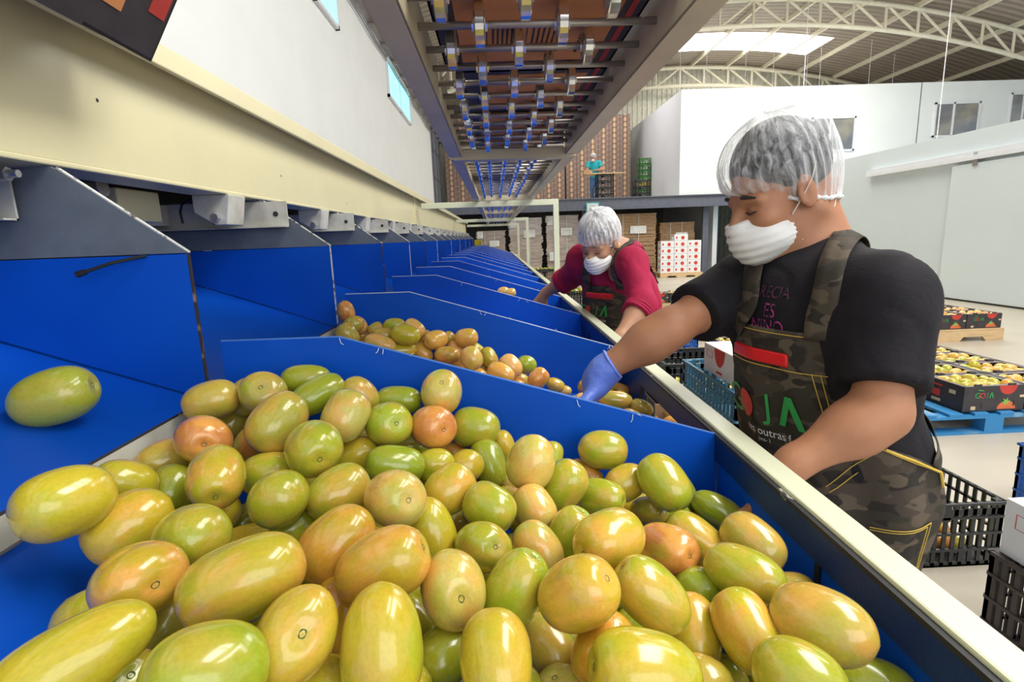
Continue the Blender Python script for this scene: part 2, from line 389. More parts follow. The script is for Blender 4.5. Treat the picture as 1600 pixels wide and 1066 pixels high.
# arched roof
XA = 7.9
def roofz(x): return 7.62 - .0185 * (x - XA) ** 2
b = MB(); xs = [-2.2 + i * .35 for i in range(62)]
vs = [(x, y, roofz(x) + .16) for y in (-1.5, 23.2) for x in xs]; n = len(xs)
b.add(vs, [(i, i + 1, n + i + 1, n + i) for i in range(n - 1)])
rm, nt, bs = newmat('corrugated_roof_sheet'); bs.inputs['Base Color'].default_value = (.42, .38, .33, 1); bs.inputs['Roughness'].default_value = .45
tc = N(nt, 'ShaderNodeTexCoord'); wv = N(nt, 'ShaderNodeTexWave'); wv.bands_direction = 'Y'; wv.inputs['Scale'].default_value = 1.3; wv.inputs['Distortion'].default_value = 0
cr = N(nt, 'ShaderNodeValToRGB'); cr.color_ramp.elements[0].color = (.24, .19, .15, 1); cr.color_ramp.elements[1].color = (.38, .31, .25, 1)
bp = N(nt, 'ShaderNodeBump'); bp.inputs['Strength'].default_value = .6; bp.inputs['Distance'].default_value = .04
nt.links.new(tc.outputs['Object'], wv.inputs['Vector']); nt.links.new(wv.outputs['Fac'], cr.inputs[0]); nt.links.new(cr.outputs[0], bs.inputs['Base Color'])
nt.links.new(wv.outputs['Fac'], bp.inputs['Height']); nt.links.new(bp.outputs[0], bs.inputs['Normal'])
o = struct('ceiling', b, rm)
so = o.modifiers.new('thick', 'SOLIDIFY'); so.thickness = .03
# skylight strips set in the roof
for k, (x0, x1, y0, y1) in enumerate(((6.9, 11.6, 19.2, 20.9), (4.4, 11.6, 11.2, 13.0), (4.4, 11.6, 3.5, 5.5))):
    b = MB(); m_ = 8
    vs = [(x0 + (x1 - x0) * i / m_, y, roofz(x0 + (x1 - x0) * i / m_) + .12) for y in (y0, y1) for i in range(m_ + 1)]
    b.add(vs, [(i, i + 1, m_ + 2 + i, m_ + 1 + i) for i in range(m_)]); struct('window_roof_skylight', b, M['skyl'])
b = MB(); k = -2
while k < 19:
    z = roofz(k); b.mm((k - .04, -1.5, z + .0), (k + .04, 23.2, z + .13)); k += 1.42
struct('trim_purlins', b, M['truss'])
def truss(Y, r=.05):
    b = MB(); xs = [-2 + i * .35 for i in range(61)]
    top = lambda x: roofz(x) - .02; bot = lambda x: roofz(x) - .68
    b.tube([(x, Y, top(x)) for x in xs], r * 1.2, 8); b.tube([(x, Y, bot(x)) for x in xs], r * 1.2, 8)
    x = -2.0
    while x < 19:
        b.tube([(x, Y, top(x)), (x, Y, bot(x))], r * .75, 6)
        x2 = x + .95
        if x < XA - .5: b.tube([(x, Y, bot(x)), (x2, Y, top(x2))], r * .7, 6)
        else: b.tube([(x, Y, top(x)), (x2, Y, bot(x2))], r * .7, 6)
        x = x2
    return struct('trim_roof_truss', b, M['truss'])
truss(16.3, .052); truss(22.4, .06); truss(10.0, .052)
b = MB()
for i, (x, y) in enumerate([(6.2, 18.5), (7.4, 19.4), (8.2, 18.2), (9.5, 19.0), (10.3, 18.4), (11.2, 19.2), (12.5, 18.6), (13.8, 19.3), (9.0, 16.2), (11.7, 14.5), (14.6, 15.0), (15.6, 12.0)]):
    b.tube([(x, y, roofz(x)), (x, y, 5.6 if i < 8 else 3.0)], .006 if i < 8 else .009, 5)
struct('trim_hanging_wires', b, M['frame_white'])

# ================================================================ SORTING MACHINE
PITCH, Y0, NL = .785, .925, 16
YS = [Y0 + PITCH * k for k in range(NL + 1)]
YEND = YS[-1]
XR0, XR1, ZR = .395, .435, .97
mach = empty('sorting_machine', (-.1, 0, 0))
tag(mach, 'long cream and blue sorting machine with a row of open bins along its side', 'sorting machine')
# main beam: C channel with outward flanges; three welded lengths
for (ya, yb) in ((-.4, 4.98), (5.0, 9.38), (9.4, YEND + .2)):
    b = MB().mm((-.72, ya, 1.478), (-.708, yb, 1.73)); b.mm((-.80, ya, 1.470), (-.706, yb, 1.480))
    b.mm((-.80, ya, 1.728), (-.66, yb, 1.738)); b.mm((-.668, ya, 1.692), (-.655, yb, 1.738))
    b.build('main_beam', M['cream'], mach, bevel=.003)
for y in (4.99, 9.39): MB().mm((-.712, y - .05, 1.474), (-.700, y + .05, 1.69)).build('splice_plate', M['cream'], mach, bevel=.002)
b = MB()
for (y, z) in ((1.06, 1.60), (1.9, 1.56), (2.7, 1.52)): b.disc((-.708, y, z), .0035, (1, 0, 0), 8)
b.build('beam_bolt_hole', M['dark'], mach)
MB().mm((-1.14, -.4, .2), (-1.12, YEND, 1.75)).build('back_panel', M['dark'], mach)
b = MB().mm((-1.12, -.4, 1.40), (-.98, YEND, 1.46)); b.build('belt_bed', M['cream_dirty'], mach)
MB().mm((-1.12, -.4, 1.60), (-.82, YEND, 1.72)).build('belt_frame', M['dark'], mach)
random.seed(3)
for k, Y in enumerate(YS):
    # upper lane divider: grey top, blue lining, white worn edge
    g = MB().prism([(-.51, 1.324), (-.708, 1.468), (-1.11, 1.468), (-1.11, 1.324)], 'y', Y - .003, Y + .003)
    dv = g.build('lane_divider', M['panel_grey'], mach)
    MB().prism([(-.512, 1.322), (-.512, 1.072), (-.847, 1.191), (-1.11, 1.285), (-1.11, 1.322)], 'y', Y - .006, Y + .004).build('divider_lining', M['blue'], mach)
    MB().tube([(-.7, Y, 1.4665), (-.509, Y, 1.3245)], .0026, 6).build('divider_edge', M['edge_white'], mach)
    MB().mm((-.512, Y - .005, 1.072), (-.509, Y - .001, 1.324)).mm((-.512, Y - .001, 1.075), (-.510, Y + .003, 1.32)).build('worn_edge', M['edge_dark'] if k % 2 == 0 else M['edge_white'], mach)
    xe = -.765 if k == 0 else -.625
    pl = MB().mm((-1.10, Y - .016, 1.385), (xe, Y - .012, 1.462)).mm((-1.10, Y - .04, 1.385), (xe, Y - .012, 1.388))
    pl.build('bracket_plate', M['cream_dirty'], mach)
    MB().tube([(xe - .035, Y - .0165, 1.425), (xe - .035, Y - .0175, 1.425)], .008, 12).build('plate_hole', M['dark'], mach)
    if k < 6:
        Yl = Y - .16
        lug = MB().prism([(-.80, 1.47), (-.80, 1.425), (-.745, 1.39), (-.715, 1.39), (-.70, 1.47)], 'y', Yl - .05, Yl + .045).build('hanger_lug', M['cream_dirty'], mach, bevel=.003)
        MB().tube([(-.74, Yl - .05, 1.41), (-.74, Yl - .068, 1.41)], .011, 6).build('lug_bolt', M['bolt'], mach)
MB().tube([(-.775, .875, 1.452), (-.735, .875, 1.452)], .011, 6).tube([(-.735, .875, 1.452), (-.72, .875, 1.452)], .006, 8).build('hex_bolt', M['bolt'], mach)
MB().mm((-1.0, 1.30, 1.40), (-.86, 1.46, 1.475)).build('motor_mount', M['cream'], mach, bevel=.004)
pts = [(-.86, 1.55, 1.40), (-.86, 1.545, 1.43), (-.85, 1.54, 1.45), (-.82, 1.53, 1.462), (-.785, 1.53, 1.455), (-.765, 1.54, 1.425), (-.775, 1.55, 1.395)]
MB().tube(pts, .0035, 6).build('electric_cable', M['cable'], mach)
MB().tube([(-.82, 1.2, 1.465), (-.95, 1.2, 1.45)], .02, 10).build('cable_gland', M['steel'], mach)
MB().tube([(-.575, .915, 1.322), (-.62, .895, 1.312), (-.655, .885, 1.300)], .0028, 6).tube([(-.655, .885, 1.300), (-.668, .882, 1.296)], .005, 6).build('sensor_stub', M['cable'], mach)
# chute floors, lip, bin floors
for k in range(-1, NL):
    ya = (YS[k] + .005) if k >= 0 else -.4; yb = YS[k + 1] - .007
    MB().prism([(-.512, 1.068), (-1.11, 1.281), (-1.11, 1.273), (-.512, 1.060)], 'y', ya, yb).build('chute_floor', M['blue'], mach)
    MB().prism([(-.475, 1.045), (-.44, .965), (-.16, .865), (.392, .80), (.392, .79), (-.17, .855), (-.45, .955), (-.49, 1.045)], 'y', ya, yb).build('bin_floor', M['blue'], mach)
    # rail side lining, with the hatch of lane 2 open
    z0, z1 = .80, .928
    if k == 0:
        b = MB().mm((.393, ya, z0), (.403, 1.11, z1)).mm((.393, 1.44, z0), (.403, yb, z1)).mm((.393, 1.11, z0), (.403, 1.44, .842))
    else: b = MB().mm((.393, ya, z0), (.403, yb, z1))
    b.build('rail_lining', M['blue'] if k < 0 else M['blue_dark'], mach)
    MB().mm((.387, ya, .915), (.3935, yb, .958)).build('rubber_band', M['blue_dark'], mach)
    ys = .60 if k < 0 else (1.44 if k == 0 else yb - .2)
    MB().mm((.3895, ys - .004, .835 if k < 0 else .84), (.393, ys + .006, .925)).build('hatch_slot', M['cable'], mach)
b = MB().prism([(-.512, 1.060), (-.486, 1.084), (-.484, 1.052), (-.512, 1.03)], 'y', -.4, YEND); b.build('chute_lip', M['cream_dirty'], mach)
MB().prism([(-.516, 1.0665), (-.487, 1.0875), (-.486, 1.084), (-.512, 1.062)], 'y', -.4, YEND).build('lip_edge', M['edge_dark'], mach)
# lower bin dividers
random.seed(5)
for k, Y in enumerate(YS):
    poly = [(-.478, 1.172), (-.276, 1.171), (.392, .962), (.392, .80), (-.16, .862), (-.44, .962), (-.478, 1.04)]
    MB().prism(poly, 'y', Y - .004, Y + .004).build('bin_divider', M['blue'], mach)
    MB().tube([(-.478, Y, 1.1722), (-.276, Y, 1.1715), (.392, Y, .9622)], .0022, 5).build('divider_rim', M['rim_blue'] if k == 0 else M['rim_far'], mach)
    if k < 9:
        fr = MB()
        for q in range(7):
            t = random.random(); x = -.276 + .66 * t; z = 1.171 - .209 * t; dx = random.uniform(-.01, .01)
            up = random.choice((-1, 1)); L = random.uniform(.006, .02)
            fr.tube([(x, Y - .004, z), (x + dx * .4, Y - .008, z + up * L * .5), (x + dx, Y - .009, z + (up * .7) * L)], .0006, 4)
        fr.build('frayed_thread', M['fray'], mach)
# rail
MB().mm((XR0, -.4, .93), (XR1, YEND, ZR)).build('worker_side_rail', M['cream_rail'], mach, bevel=.003)
MB().mm((.387, -.4, .956), (.3955, YEND, .9645)).build('rail_seal', mat('peeling_black_seal', (.02, .02, .022), .6, col2=(.5, .47, .4), thr=(.30, .34), scale=45, stretch=(1, .5, 1)), mach)
for y in [.2 + 1.57 * i for i in range(9)]:
    MB().mm((.405, y, 0), (.432, y + .05, .93)).build('leg', M['cream'], mach); MB().mm((-.98, y, 0), (-.93, y + .05, 1.4)).build('leg', M['cream'], mach)
    MB().mm((-.93, y, .74), (.405, y + .05, .785)).build('cross_member', M['cream'], mach)
MB().mm((-1.12, YEND + .02, .72), (.435, YEND + .06, .97)).build('end_plate', M['cream'], mach)
# yellow control box on the far end of the beam
yb_ = empty('control_box', (-.42, 13.55, 1.0)); tag(yb_, 'small yellow control box at the far end of the blue bins', 'control box')
MB().mm((-.52, 13.42, 1.0), (-.33, 13.56, 1.30)).build('cabinet', M['yellow'], yb_, bevel=.006)
MB().mm((-.535, 13.40, 1.0), (-.50, 13.56, 1.30)).build('side_cover', M['dark'], yb_)
MB().mm((-.36, 13.41, 1.02), (-.352, 13.42, 1.28)).build('door_seam', M['dark'], yb_)

# ================================================================ ROLLER CONVEYOR
ZC = 1.67; ZA = 1.715
conv = empty('roller_conveyor', (.095, 0, 0))
tag(conv, 'overhead beige gravity conveyor with skate wheels carrying cartons above the bins', 'conveyor')
secs = [(-.3, 2.40), (2.44, 4.94), (4.98, 7.6), (7.64, 10.3), (10.34, 13.6)]
for (ya, yb) in secs:
    for xw, xo in ((-.125, -.177), (.315, .369)):
        s = 1 if xo > xw else -1
        b = MB().mm((xw, ya, ZC), (xw + s * .004, yb, ZC + .10)).mm((xw, ya, ZC), (xo, yb, ZC + .004)).mm((xw, ya, ZC + .096), (xo, yb, ZC + .10)).mm((xo - s * .003, ya, ZC), (xo, yb, ZC + .014))
        b.build('side_rail', M['conv'], conv, bevel=.0015)
for y in (2.42, 4.96, 7.62, 10.32):
    MB().mm((-.16, y - .028, ZC - .012), (.35, y + .028, ZC - .004)).mm((-.16, y - .03, ZC - .012), (.35, y - .026, ZC + .03)).build('cross_brace', M['conv'], conv, bevel=.0015)
ya0 = atZ(830, 37, ZA).y; pit = (atZ(810, 191.8, ZA).y - ya0) / 7
print('rod', ya0, pit)
def wheel_mb(mb, x, y):
    for s in (1,):
        mb.mat(0).tube([(x - .009, y, ZA), (x - .0075, y, ZA), (x + .0075, y, ZA), (x + .009, y, ZA)], [.0345, .0375, .0375, .0345], 24)
        mb.mat(1).tube([(x - .0105, y, ZA), (x + .0105, y, ZA)], .024, 14); mb.mat(0).tube([(x - .0145, y, ZA), (x + .0145, y, ZA)], .0115, 10); mb.mat(0)
    return mb
k = -5; far_ax = MB(); far_wh = MB(); ax0 = {}
nrod = 0
while True:
    y = ya0 + pit * k
    if y > 13.3: break
    three = (k % 2 != 0); xsr = (-.072, .065, .207) if three else (-.012, .14)
    if nrod < 36:
        a = MB().tube([(-.125, y, ZA), (.315, y, ZA)], .0072, 8).build('axle', M['steel'], conv, smooth=True)
        if three not in ax0:
            ax0[three] = []
            for xx in xsr: ax0[three].append((xx, y, wheel_mb(MB(), xx, y).mesh('wheel', [M['chrome'], M['steel']], base_of(conv))))
        for xx, yy, me in ax0[three]:
            wo = link('wheel', me, a); wo.location = (0, y - yy, 0)
    else:
        far_ax.tube([(-.125, y, ZA), (.315, y, ZA)], .0058, 6)
        for xx in xsr: far_wh.tube([(xx - .009, y, ZA), (xx + .009, y, ZA)], .0375, 10)
    nrod += 1; k += 1
tag(far_ax.build('axle', M['steel'], conv), kind='stuff'); tag(far_wh.build('wheel', M['chrome'], conv), kind='stuff')
for Y in (5.1, 9.6, 13.35):
    b = MB().mm((-.66, Y - .025, 1.612), (.60, Y + .025, 1.664)).mm((.55, Y - .025, 0), (.60, Y + .025, 1.614))
    b.build('support_frame', M['cream_rail'], conv, bevel=.003)
    MB().mm((.50, Y - .08, 0), (.65, Y + .08, .01)).build('foot_plate', M['cream_rail'], conv)

# ================================================================ TOMATOES
def tomato_mesh(name, sq, egg, lobes, lob, tip, seed, nu=40, nv=26):
    rnd = random.Random(seed); ph = rnd.random() * 6
    vs = []; fs = []
    for j in range(nv + 1):
        t = PI * j / nv
        for i in range(nu):
            a = 2 * PI * i / nu
            ct, st = math.cos(t), math.sin(t)
            r = abs(st) ** sq; z = (abs(ct) ** sq) * (1 if ct > 0 else -1)
            r *= 1 + egg * z * .12
            sh = max(0, (z - .1) / .9)
            r *= 1 + lob * sh * math.cos(lobes * a + ph) + .018 * math.cos(2 * a + ph * 2)
            if z > 0:
                rr = min(1, r / .45); z = z - .10 * (1 - rr) ** 1.2 * 1.0 - .02 * lob * 5 * (1 - math.cos(lobes * a + ph)) * (1 - rr)
            else:
                rr = min(1, r / .35); z = z - tip * (1 - rr) ** 1.5
            vs.append((r * math.cos(a), r * math.sin(a), z))
    for j in range(nv):
        for i in range(nu):
            i2 = (i + 1) % nu
            fs.append((j * nu + i, (j + 1) * nu + i, (j + 1) * nu + i2, j * nu + i2))
    me = bpy.data.meshes.new(name); me.from_pydata(vs, [], fs); me.materials.append(M['tomato'])
    bm = bmesh.new(); bm.from_mesh(me); bmesh.ops.remove_doubles(bm, verts=bm.verts, dist=1e-4); bmesh.ops.recalc_face_normals(bm, faces=bm.faces); bm.to_mesh(me); bm.free()
    me.polygons.foreach_set('use_smooth', [True] * len(me.polygons)); return me
TM = [tomato_mesh('tomato', .86, .3, 3, .01, .00, 1), tomato_mesh('tomato', .80, .2, 4, .035, .0, 2), tomato_mesh('tomato', .88, .5, 3, .025, .03, 3),
      tomato_mesh('tomato', .82, .8, 2, .045, .02, 4), tomato_mesh('tomato', .84, -.3, 5, .03, .0, 5)]
TML = [tomato_mesh('tomato', .9, .3, 3, .02, .0, 11, 16, 10), tomato_mesh('tomato', .86, .5, 4, .02, .02, 12, 16, 10)]
sb = MB()
vs = []; fs = []
for j, (rr, zz) in enumerate(((.05, -.008), (.08, .018), (.12, .010), (.19, -.006))):
    for i in range(20):
        a = 2 * PI * i / 20; star = 1 + (.35 * (math.cos(5 * a)) if j == 3 else 0)
        vs.append((rr * star * math.cos(a), rr * star * math.sin(a), zz))
for j in range(3):
    for i in range(20): fs.append((j * 20 + i, j * 20 + (i + 1) % 20, (j + 1) * 20 + (i + 1) % 20, (j + 1) * 20 + i))
fs.append(tuple(range(20)))
sb.add(vs, fs); SCAR = sb.mesh('stem_scar', M['scar'])
PAL = {'l': ((.44, .47, .035), .35), 'g': ((.34, .40, .03), .10), 'y': ((.58, .50, .035), .22), 'w': ((.62, .46, .04), .6), 'o': ((.62, .33, .035), .8),
       't': ((.52, .42, .075), .4), 'p': ((.66, .55, .15), .6), 'r': ((.66, .26, .07), .9), 'O': ((.86, .47, .10), .5), 'P': ((.86, .54, .20), .6)}
def jit(c, rnd, s=.07):
    k = 1 + rnd.uniform(-s, s); return tuple(x * k * (1 + rnd.uniform(-s, s)) for x in c)
ALLT = []
def put_tomato(p, n, xdir, abc, code, rnd, mesh=None, scar=True):
    """p centre, n stem axis, abc semi axes (x, y, stem)"""
    n = Vector(n).normalized(); xd = Vector(xdir); xd = (xd - n * xd.dot(n))
    xd = xd.normalized() if xd.length > 1e-4 else n.orthogonal().normalized(); yd = n.cross(xd)
    o = bpy.data.objects.new('tomato', mesh or rnd.choice(TM)); COL.objects.link(o)
    R = Matrix((xd, yd, n)).transposed().to_4x4()
    o.matrix_world = Matrix.Translation(p) @ R @ Matrix.Diagonal((*abc, 1))
    c, al = PAL[code]; c = (c[0] * .90, c[1] * .88, c[2] * .75); o.color = (*jit(c, rnd), min(1, al * rnd.uniform(.7, 1.25)))
    ALLT.append(o)
    if scar:
        s = bpy.data.objects.new('stem_scar', SCAR); COL.objects.link(s); s.parent = o; s.location = (0, 0, .905)
    return o
CN = {'l': 'lime green', 'g': 'deep green', 'y': 'yellow green', 'w': 'golden yellow', 'o': 'orange yellow', 't': 'dull olive tan', 'p': 'pink blushed pale', 'r': 'red blushed', 'O': 'orange', 'P': 'pale pink orange'}
ORD = 'first second third fourth fifth sixth seventh eighth ninth tenth eleventh twelfth thirteenth fourteenth fifteenth sixteenth seventeenth eighteenth nineteenth twentieth'.split() + ['twenty-first', 'twenty-second', 'twenty-third', 'twenty-fourth', 'twenty-fifth']
def solve(T, zsurf, bt, lo, hi, wsurf=.65, iters=80, dep=None, xmin=-.45, xmax=.362, ymax=.893):
    """depth of each fruit along its sight line from its apparent size and the pile surface, then pushed apart"""
    n = len(T); D = np.zeros(n); rays = np.array([ray(t[0], t[1]) for t in T]) / F
    bp = np.array([t[3] for t in T], float); ap = np.array([t[2] for t in T], float)
    for i in range(n):
        t = T[i]; d0 = F * bt / bp[i]
        best = d0
        for d in np.linspace(.2, 2.6, 400):
            p = CAM + rays[i] * d
            if p[2] <= zsurf(p[0], p[1]): best = d; break
        D[i] = np.clip(wsurf * best + (1 - wsurf) * d0, lo * F / bp[i], hi * F / bp[i])
    axes = []
    for i, t in enumerate(T):
        a = math.radians(t[4]); v = MC.T @ np.array([math.cos(a), math.sin(a), 0]); axes.append(v)
    axes = np.array(axes)
    def spheres(i):
        p = CAM + rays[i] * D[i]; b = bp[i] * D[i] / F; a = ap[i] * D[i] / F
        e = max(0, a - b) * .9
        return [(p + axes[i] * s * e, b * .96) for s in (-1, 0, 1)]
    for it in range(iters):
        for i in range(n):
            for j in range(i + 1, n):
                if abs(T[i][0] - T[j][0]) > ap[i] + ap[j] or abs(T[i][1] - T[j][1]) > ap[i] + ap[j]: continue
                pen = 0
                for ps, pr in spheres(i):
                    for qs, qr in spheres(j):
                        d = math.dist(ps, qs); pen = max(pen, pr + qr - d)
                if pen > .001:
                    s = 1 if D[i] > D[j] else -1
                    if abs(D[i] - D[j]) < .02: s = 1 if bp[i] < bp[j] else -1
                    D[i] += s * pen * .35; D[j] -= s * pen * .35
        for i in range(n):
            D[i] = np.clip(D[i], lo * F / bp[i], hi * F / bp[i])
            for _ in range(30):
                p = CAM + rays[i] * D[i]; b = bp[i] * D[i] / F
                if p[1] + b * .9 > ymax or p[0] + b > xmax + .03 or p[0] - b < xmin - .03: D[i] *= .985
                else: break
    return D, rays
def place_all(T, D, rays, rnd, where, group, nocalyx=False):
    out = []
    for i, t in enumerate(T):
        u, v, a, b, ang, code, s = t
        p = CAM + rays[i] * D[i]; k = D[i] / F; A, B = a * k, b * k
        al = math.radians(ang); ex = Vector(MC.T @ np.array([math.cos(al), math.sin(al), 0]))
        tc_ = Vector(CAM - p).normalized(); ex = (ex - tc_ * ex.dot(tc_)).normalized()
        if s is None:
            sg = rnd.choice((-1, 1)); n = ex * sg - tc_ * .22 ; abc = (B, B, A * 1.02); xd = tc_
            if a / b < 1.1: n = ex * .35 * sg - tc_; abc = (A, B, B * 1.15); xd = ex
        else:
            e = np.array([s[0] - u, -(s[1] - v)]); L = np.linalg.norm(e); sn = min(.93, L / (b * 1.12))
            ev = Vector(MC.T @ np.array([e[0] / L, e[1] / L, 0])); ev = (ev - tc_ * ev.dot(tc_)).normalized()
            n = ev * sn + tc_ * math.sqrt(1 - sn * sn)
            if sn < .55: abc = (A, B, B * 1.12); xd = ex
            else:
                c = math.sqrt(max(A * A - B * B * (1 - sn * sn), B * B) ) / sn; c = min(max(c, B), 1.45 * B)
                along = abs(ev.dot(ex)) > .7; abc = (B, B, c) if along else (A, B, B * 1.05); xd = ex
                if along: xd = tc_
        o = put_tomato(Vector(p), n, xd, abc, code, rnd); out.append(o)
    return out
exec_T = True
T1 = [
(85,620,61,44,10,'g',None),
(102,785,66,55,20,'y',None),
(195,757,45,37,-10,'y',None),
(330,626,41,31,15,'t',None),
(318,687,42,37,-10,'r',(319,695)),
(258,720,42,32,20,'t',None),
(338,744,47,42,45,'w',(337,770)),
(268,768,42,34,70,'g',None),
(202,822,62,50,35,'w',None),
(302,842,56,52,20,'l',None),
(217,906,68,54,25,'w',(242,914)),
(262,970,62,45,60,'t',None),
(112,1035,115,62,32,'y',None),
(185,1080,62,55,20,'l',(200,1061)),
(322,1055,90,76,10,'l',None),
(380,908,92,63,25,'w',None),
(388,852,52,32,15,'y',None),
(461,993,74,60,60,'w',(472,991)),
(597,1012,92,62,92,'y',None),
(526,850,64,49,45,'o',None),
(598,885,74,54,35,'w',(655,858)),
(707,920,61,49,105,'p',(721,936)),
(675,838,60,38,105,'y',None),
(648,985,55,38,120,'l',None),
(522,965,62,42,80,'o',None),
(500,1078,60,50,0,'y',None),
(687,1060,42,36,0,'l',None),
(472,890,40,33,0,'l',None),
(462,825,40,34,40,'g',None),
(437,779,45,43,30,'l',None),
(420,740,42,33,10,'l',None),
(491,702,44,42,60,'l',(500,719)),
(434,660,51,40,50,'t',None),
(413,617,36,33,0,'t',(407,605)),
(385,620,30,26,60,'t',None),
(478,592,37,22,5,'g',None),
(497,617,44,27,28,'g',None),
(540,650,41,35,60,'p',None),
(563,618,32,25,-50,'t',None),
(607,663,37,34,0,'l',(620,662)),
(623,626,36,23,0,'g',None),
(690,614,35,32,90,'p',(690,597)),
(676,667,36,33,0,'r',(694,672)),
(743,668,38,31,-5,'l',None),
(557,712,34,27,30,'y',None),
(617,727,46,31,-5,'g',None),
(529,771,50,40,28,'l',None),
(617,780,46,45,0,'p',(639,782)),
(702,765,43,36,40,'w',None),
(680,727,30,26,0,'y',None),
(727,728,28,26,0,'y',None),
(764,724,38,26,112,'g',None),
(787,697,25,18,110,'y',None),
(830,723,43,37,75,'p',None),
(880,760,43,34,55,'l',None),
(915,742,30,20,-30,'o',None),
(942,703,38,30,-5,'l',None),
(978,754,33,28,30,'w',None),
(1038,754,47,35,-52,'l',None),
(1062,766,34,22,-60,'g',None),
(1014,800,31,24,-20,'t',(1030,799)),
(938,776,48,28,-8,'l',(977,783)),
(835,795,38,32,-55,'p',None),
(765,793,42,36,-30,'l',None),
(890,833,42,33,80,'l',(908,801)),
(952,845,53,47,12,'w',(915,864)),
(1012,862,36,26,-60,'l',None),
(1041,856,46,37,-45,'r',(1069,866)),
(1093,848,56,33,-42,'w',None),
(1083,805,44,22,-30,'o',None),
(1120,797,40,24,-30,'g',None),
(1176,848,50,38,-40,'t',None),
(1162,897,61,41,-25,'l',None),
(1092,922,38,35,0,'g',None),
(1167,985,62,46,-62,'w',None),
(1232,930,42,34,0,'t',None),
(1283,976,74,56,-20,'t',None),
(1248,1062,68,57,-30,'l',None),
(1358,1070,64,42,-18,'g',None),
(1145,1057,42,32,-10,'l',None),
(1082,990,60,42,100,'w',None),
(1018,930,66,46,-48,'l',(980,895)),
(903,928,60,54,20,'w',(945,906)),
(804,922,65,46,82,'l',(827,881)),
(756,855,44,38,-15,'l',(775,855)),
(840,857,44,35,-55,'p',None),
(775,1030,72,56,95,'y',None),
(857,1013,52,41,-50,'t',None),
(942,1015,58,46,70,'o',None),
(1008,1052,95,62,-35,'y',(935,1044)),
(1060,1025,48,30,-50,'p',None),
(880,1087,48,42,0,'p',(867,1060)),
(722,998,45,36,80,'t',None),
(985,965,32,22,-20,'y',None),
(394,696,32,27,60,'r',None),
(385,663,28,22,70,'g',None),
(363,662,28,24,60,'t',None),
(705,708,26,18,0,'r',None),
(385,817,35,28,30,'y',None),
(368,788,30,24,10,'g',None),
(802,757,30,24,0,'t',None),
(862,712,22,18,80,'l',None),
(572,682,26,20,0,'t',None),
(645,698,28,20,0,'l',None),
(748,747,28,24,0,'o',None),
(722,815,30,26,0,'t',None),
]
T1 = [T1[0]] + [t for t in T1[1:]]
zs1 = lambda x, y: 1.005 - .16 * x * (1 if x < 0 else 1.6) + (.10 if x < -.1 else 0) * max(0, (y - .55)) * (1 if x < -.1 else 0) - .012
fly = T1[0]; body = T1[1:]
D1, R1 = solve(body, zs1, .0300, .025, .0365)
rnd = random.Random(11)
objs = place_all(body, D1, R1, rnd, '', '')
bands = [(0, 640, 'back row'), (640, 700, 'second row'), (700, 760, 'upper middle row'), (760, 830, 'middle row'), (830, 900, 'lower middle row'), (900, 985, 'row behind the front'), (985, 2000, 'front row')]
for lo_, hi_, ph in bands:
    idx = sorted([i for i, t in enumerate(body) if lo_ <= t[1] < hi_], key=lambda i: body[i][0])
    for q, i in enumerate(idx):
        t = body[i]; shape = 'long ' if t[2] / t[3] > 1.38 else ('round ' if t[2] / t[3] < 1.12 else '')
        tag(objs[i], '%s%s tomato, %s from left in the %s of near pile' % (shape, CN[t[5]], ORD[q], ph), 'tomato', 'tomatoes in the near bin')
objs[0]['label'] = 'yellow tomato tumbling over the cream chute lip at the far left of the pile'
# the loose one on the chute floor
pf = None
for d in np.linspace(.3, 1.2, 1200):
    p = CAM + ray(fly[0], fly[1]) / F * d; b = fly[3] * d / F
    zf = 1.068 + (-.512 - p[0]) * .356
    if (p[2] - zf) * .94 <= b * 1.0: pf = (p, d); break
p, d = pf
o = put_tomato(Vector(p), Vector((.95, .2, .25)), (0, 0, 1), (44 * d / F, 44 * d / F, 61 * d / F), 'l', rnd, TM[0]); o.color = (.42, .46, .05, .2)
tag(o, 'single lime green tomato rolling alone on the blue chute floor at far left', 'tomato')
# fruit buried under the visible layer
placed = [(Vector(CAM + R1[i] * D1[i]), body[i][3] * D1[i] / F) for i in range(len(body))]
def floor_z(x):
    P_ = [(-.475, 1.045), (-.44, .965), (-.16, .865), (.392, .80)]
    for (x0, z0), (x1, z1) in zip(P_, P_[1:]):
        if x <= x1: return z0 + (z1 - z0) * (x - x0) / (x1 - x0)
    return .80
def inside_view(p): return True
cnt = 0
for it in range(9000):
    x = rnd.uniform(-.40, .355); y = rnd.uniform(.17, .885); r = rnd.uniform(.026, .030)
    if x < -.3 and y < .42: continue
    top = zs1(x, y) - .045 - (.02 if x > .2 else 0)
    if y < .3: top = min(top, .96)
    zlo = floor_z(x) + r * 1.25 + .004
    if zlo > top: continue
    z = top - abs(rnd.gauss(0, .028)); z = max(z, zlo)
    p = Vector((x, y, z))
    if any((p - q).length < (r + qr) * .985 for q, qr in placed): continue
    placed.append((p, r)); cnt += 1
    n = Vector((rnd.gauss(0, 1), rnd.gauss(0, 1), rnd.gauss(0, .4)))
    o = put_tomato(p, n, (0, 0, 1), (r, r, r * 1.15), rnd.choice('lgytyw'), rnd, TML[0], False)
    tag(o, 'green tomato half buried in the shadowed gaps under the near pile', 'tomato', 'tomatoes buried in the near bin')
    if cnt > 110: break
print('fill', cnt)
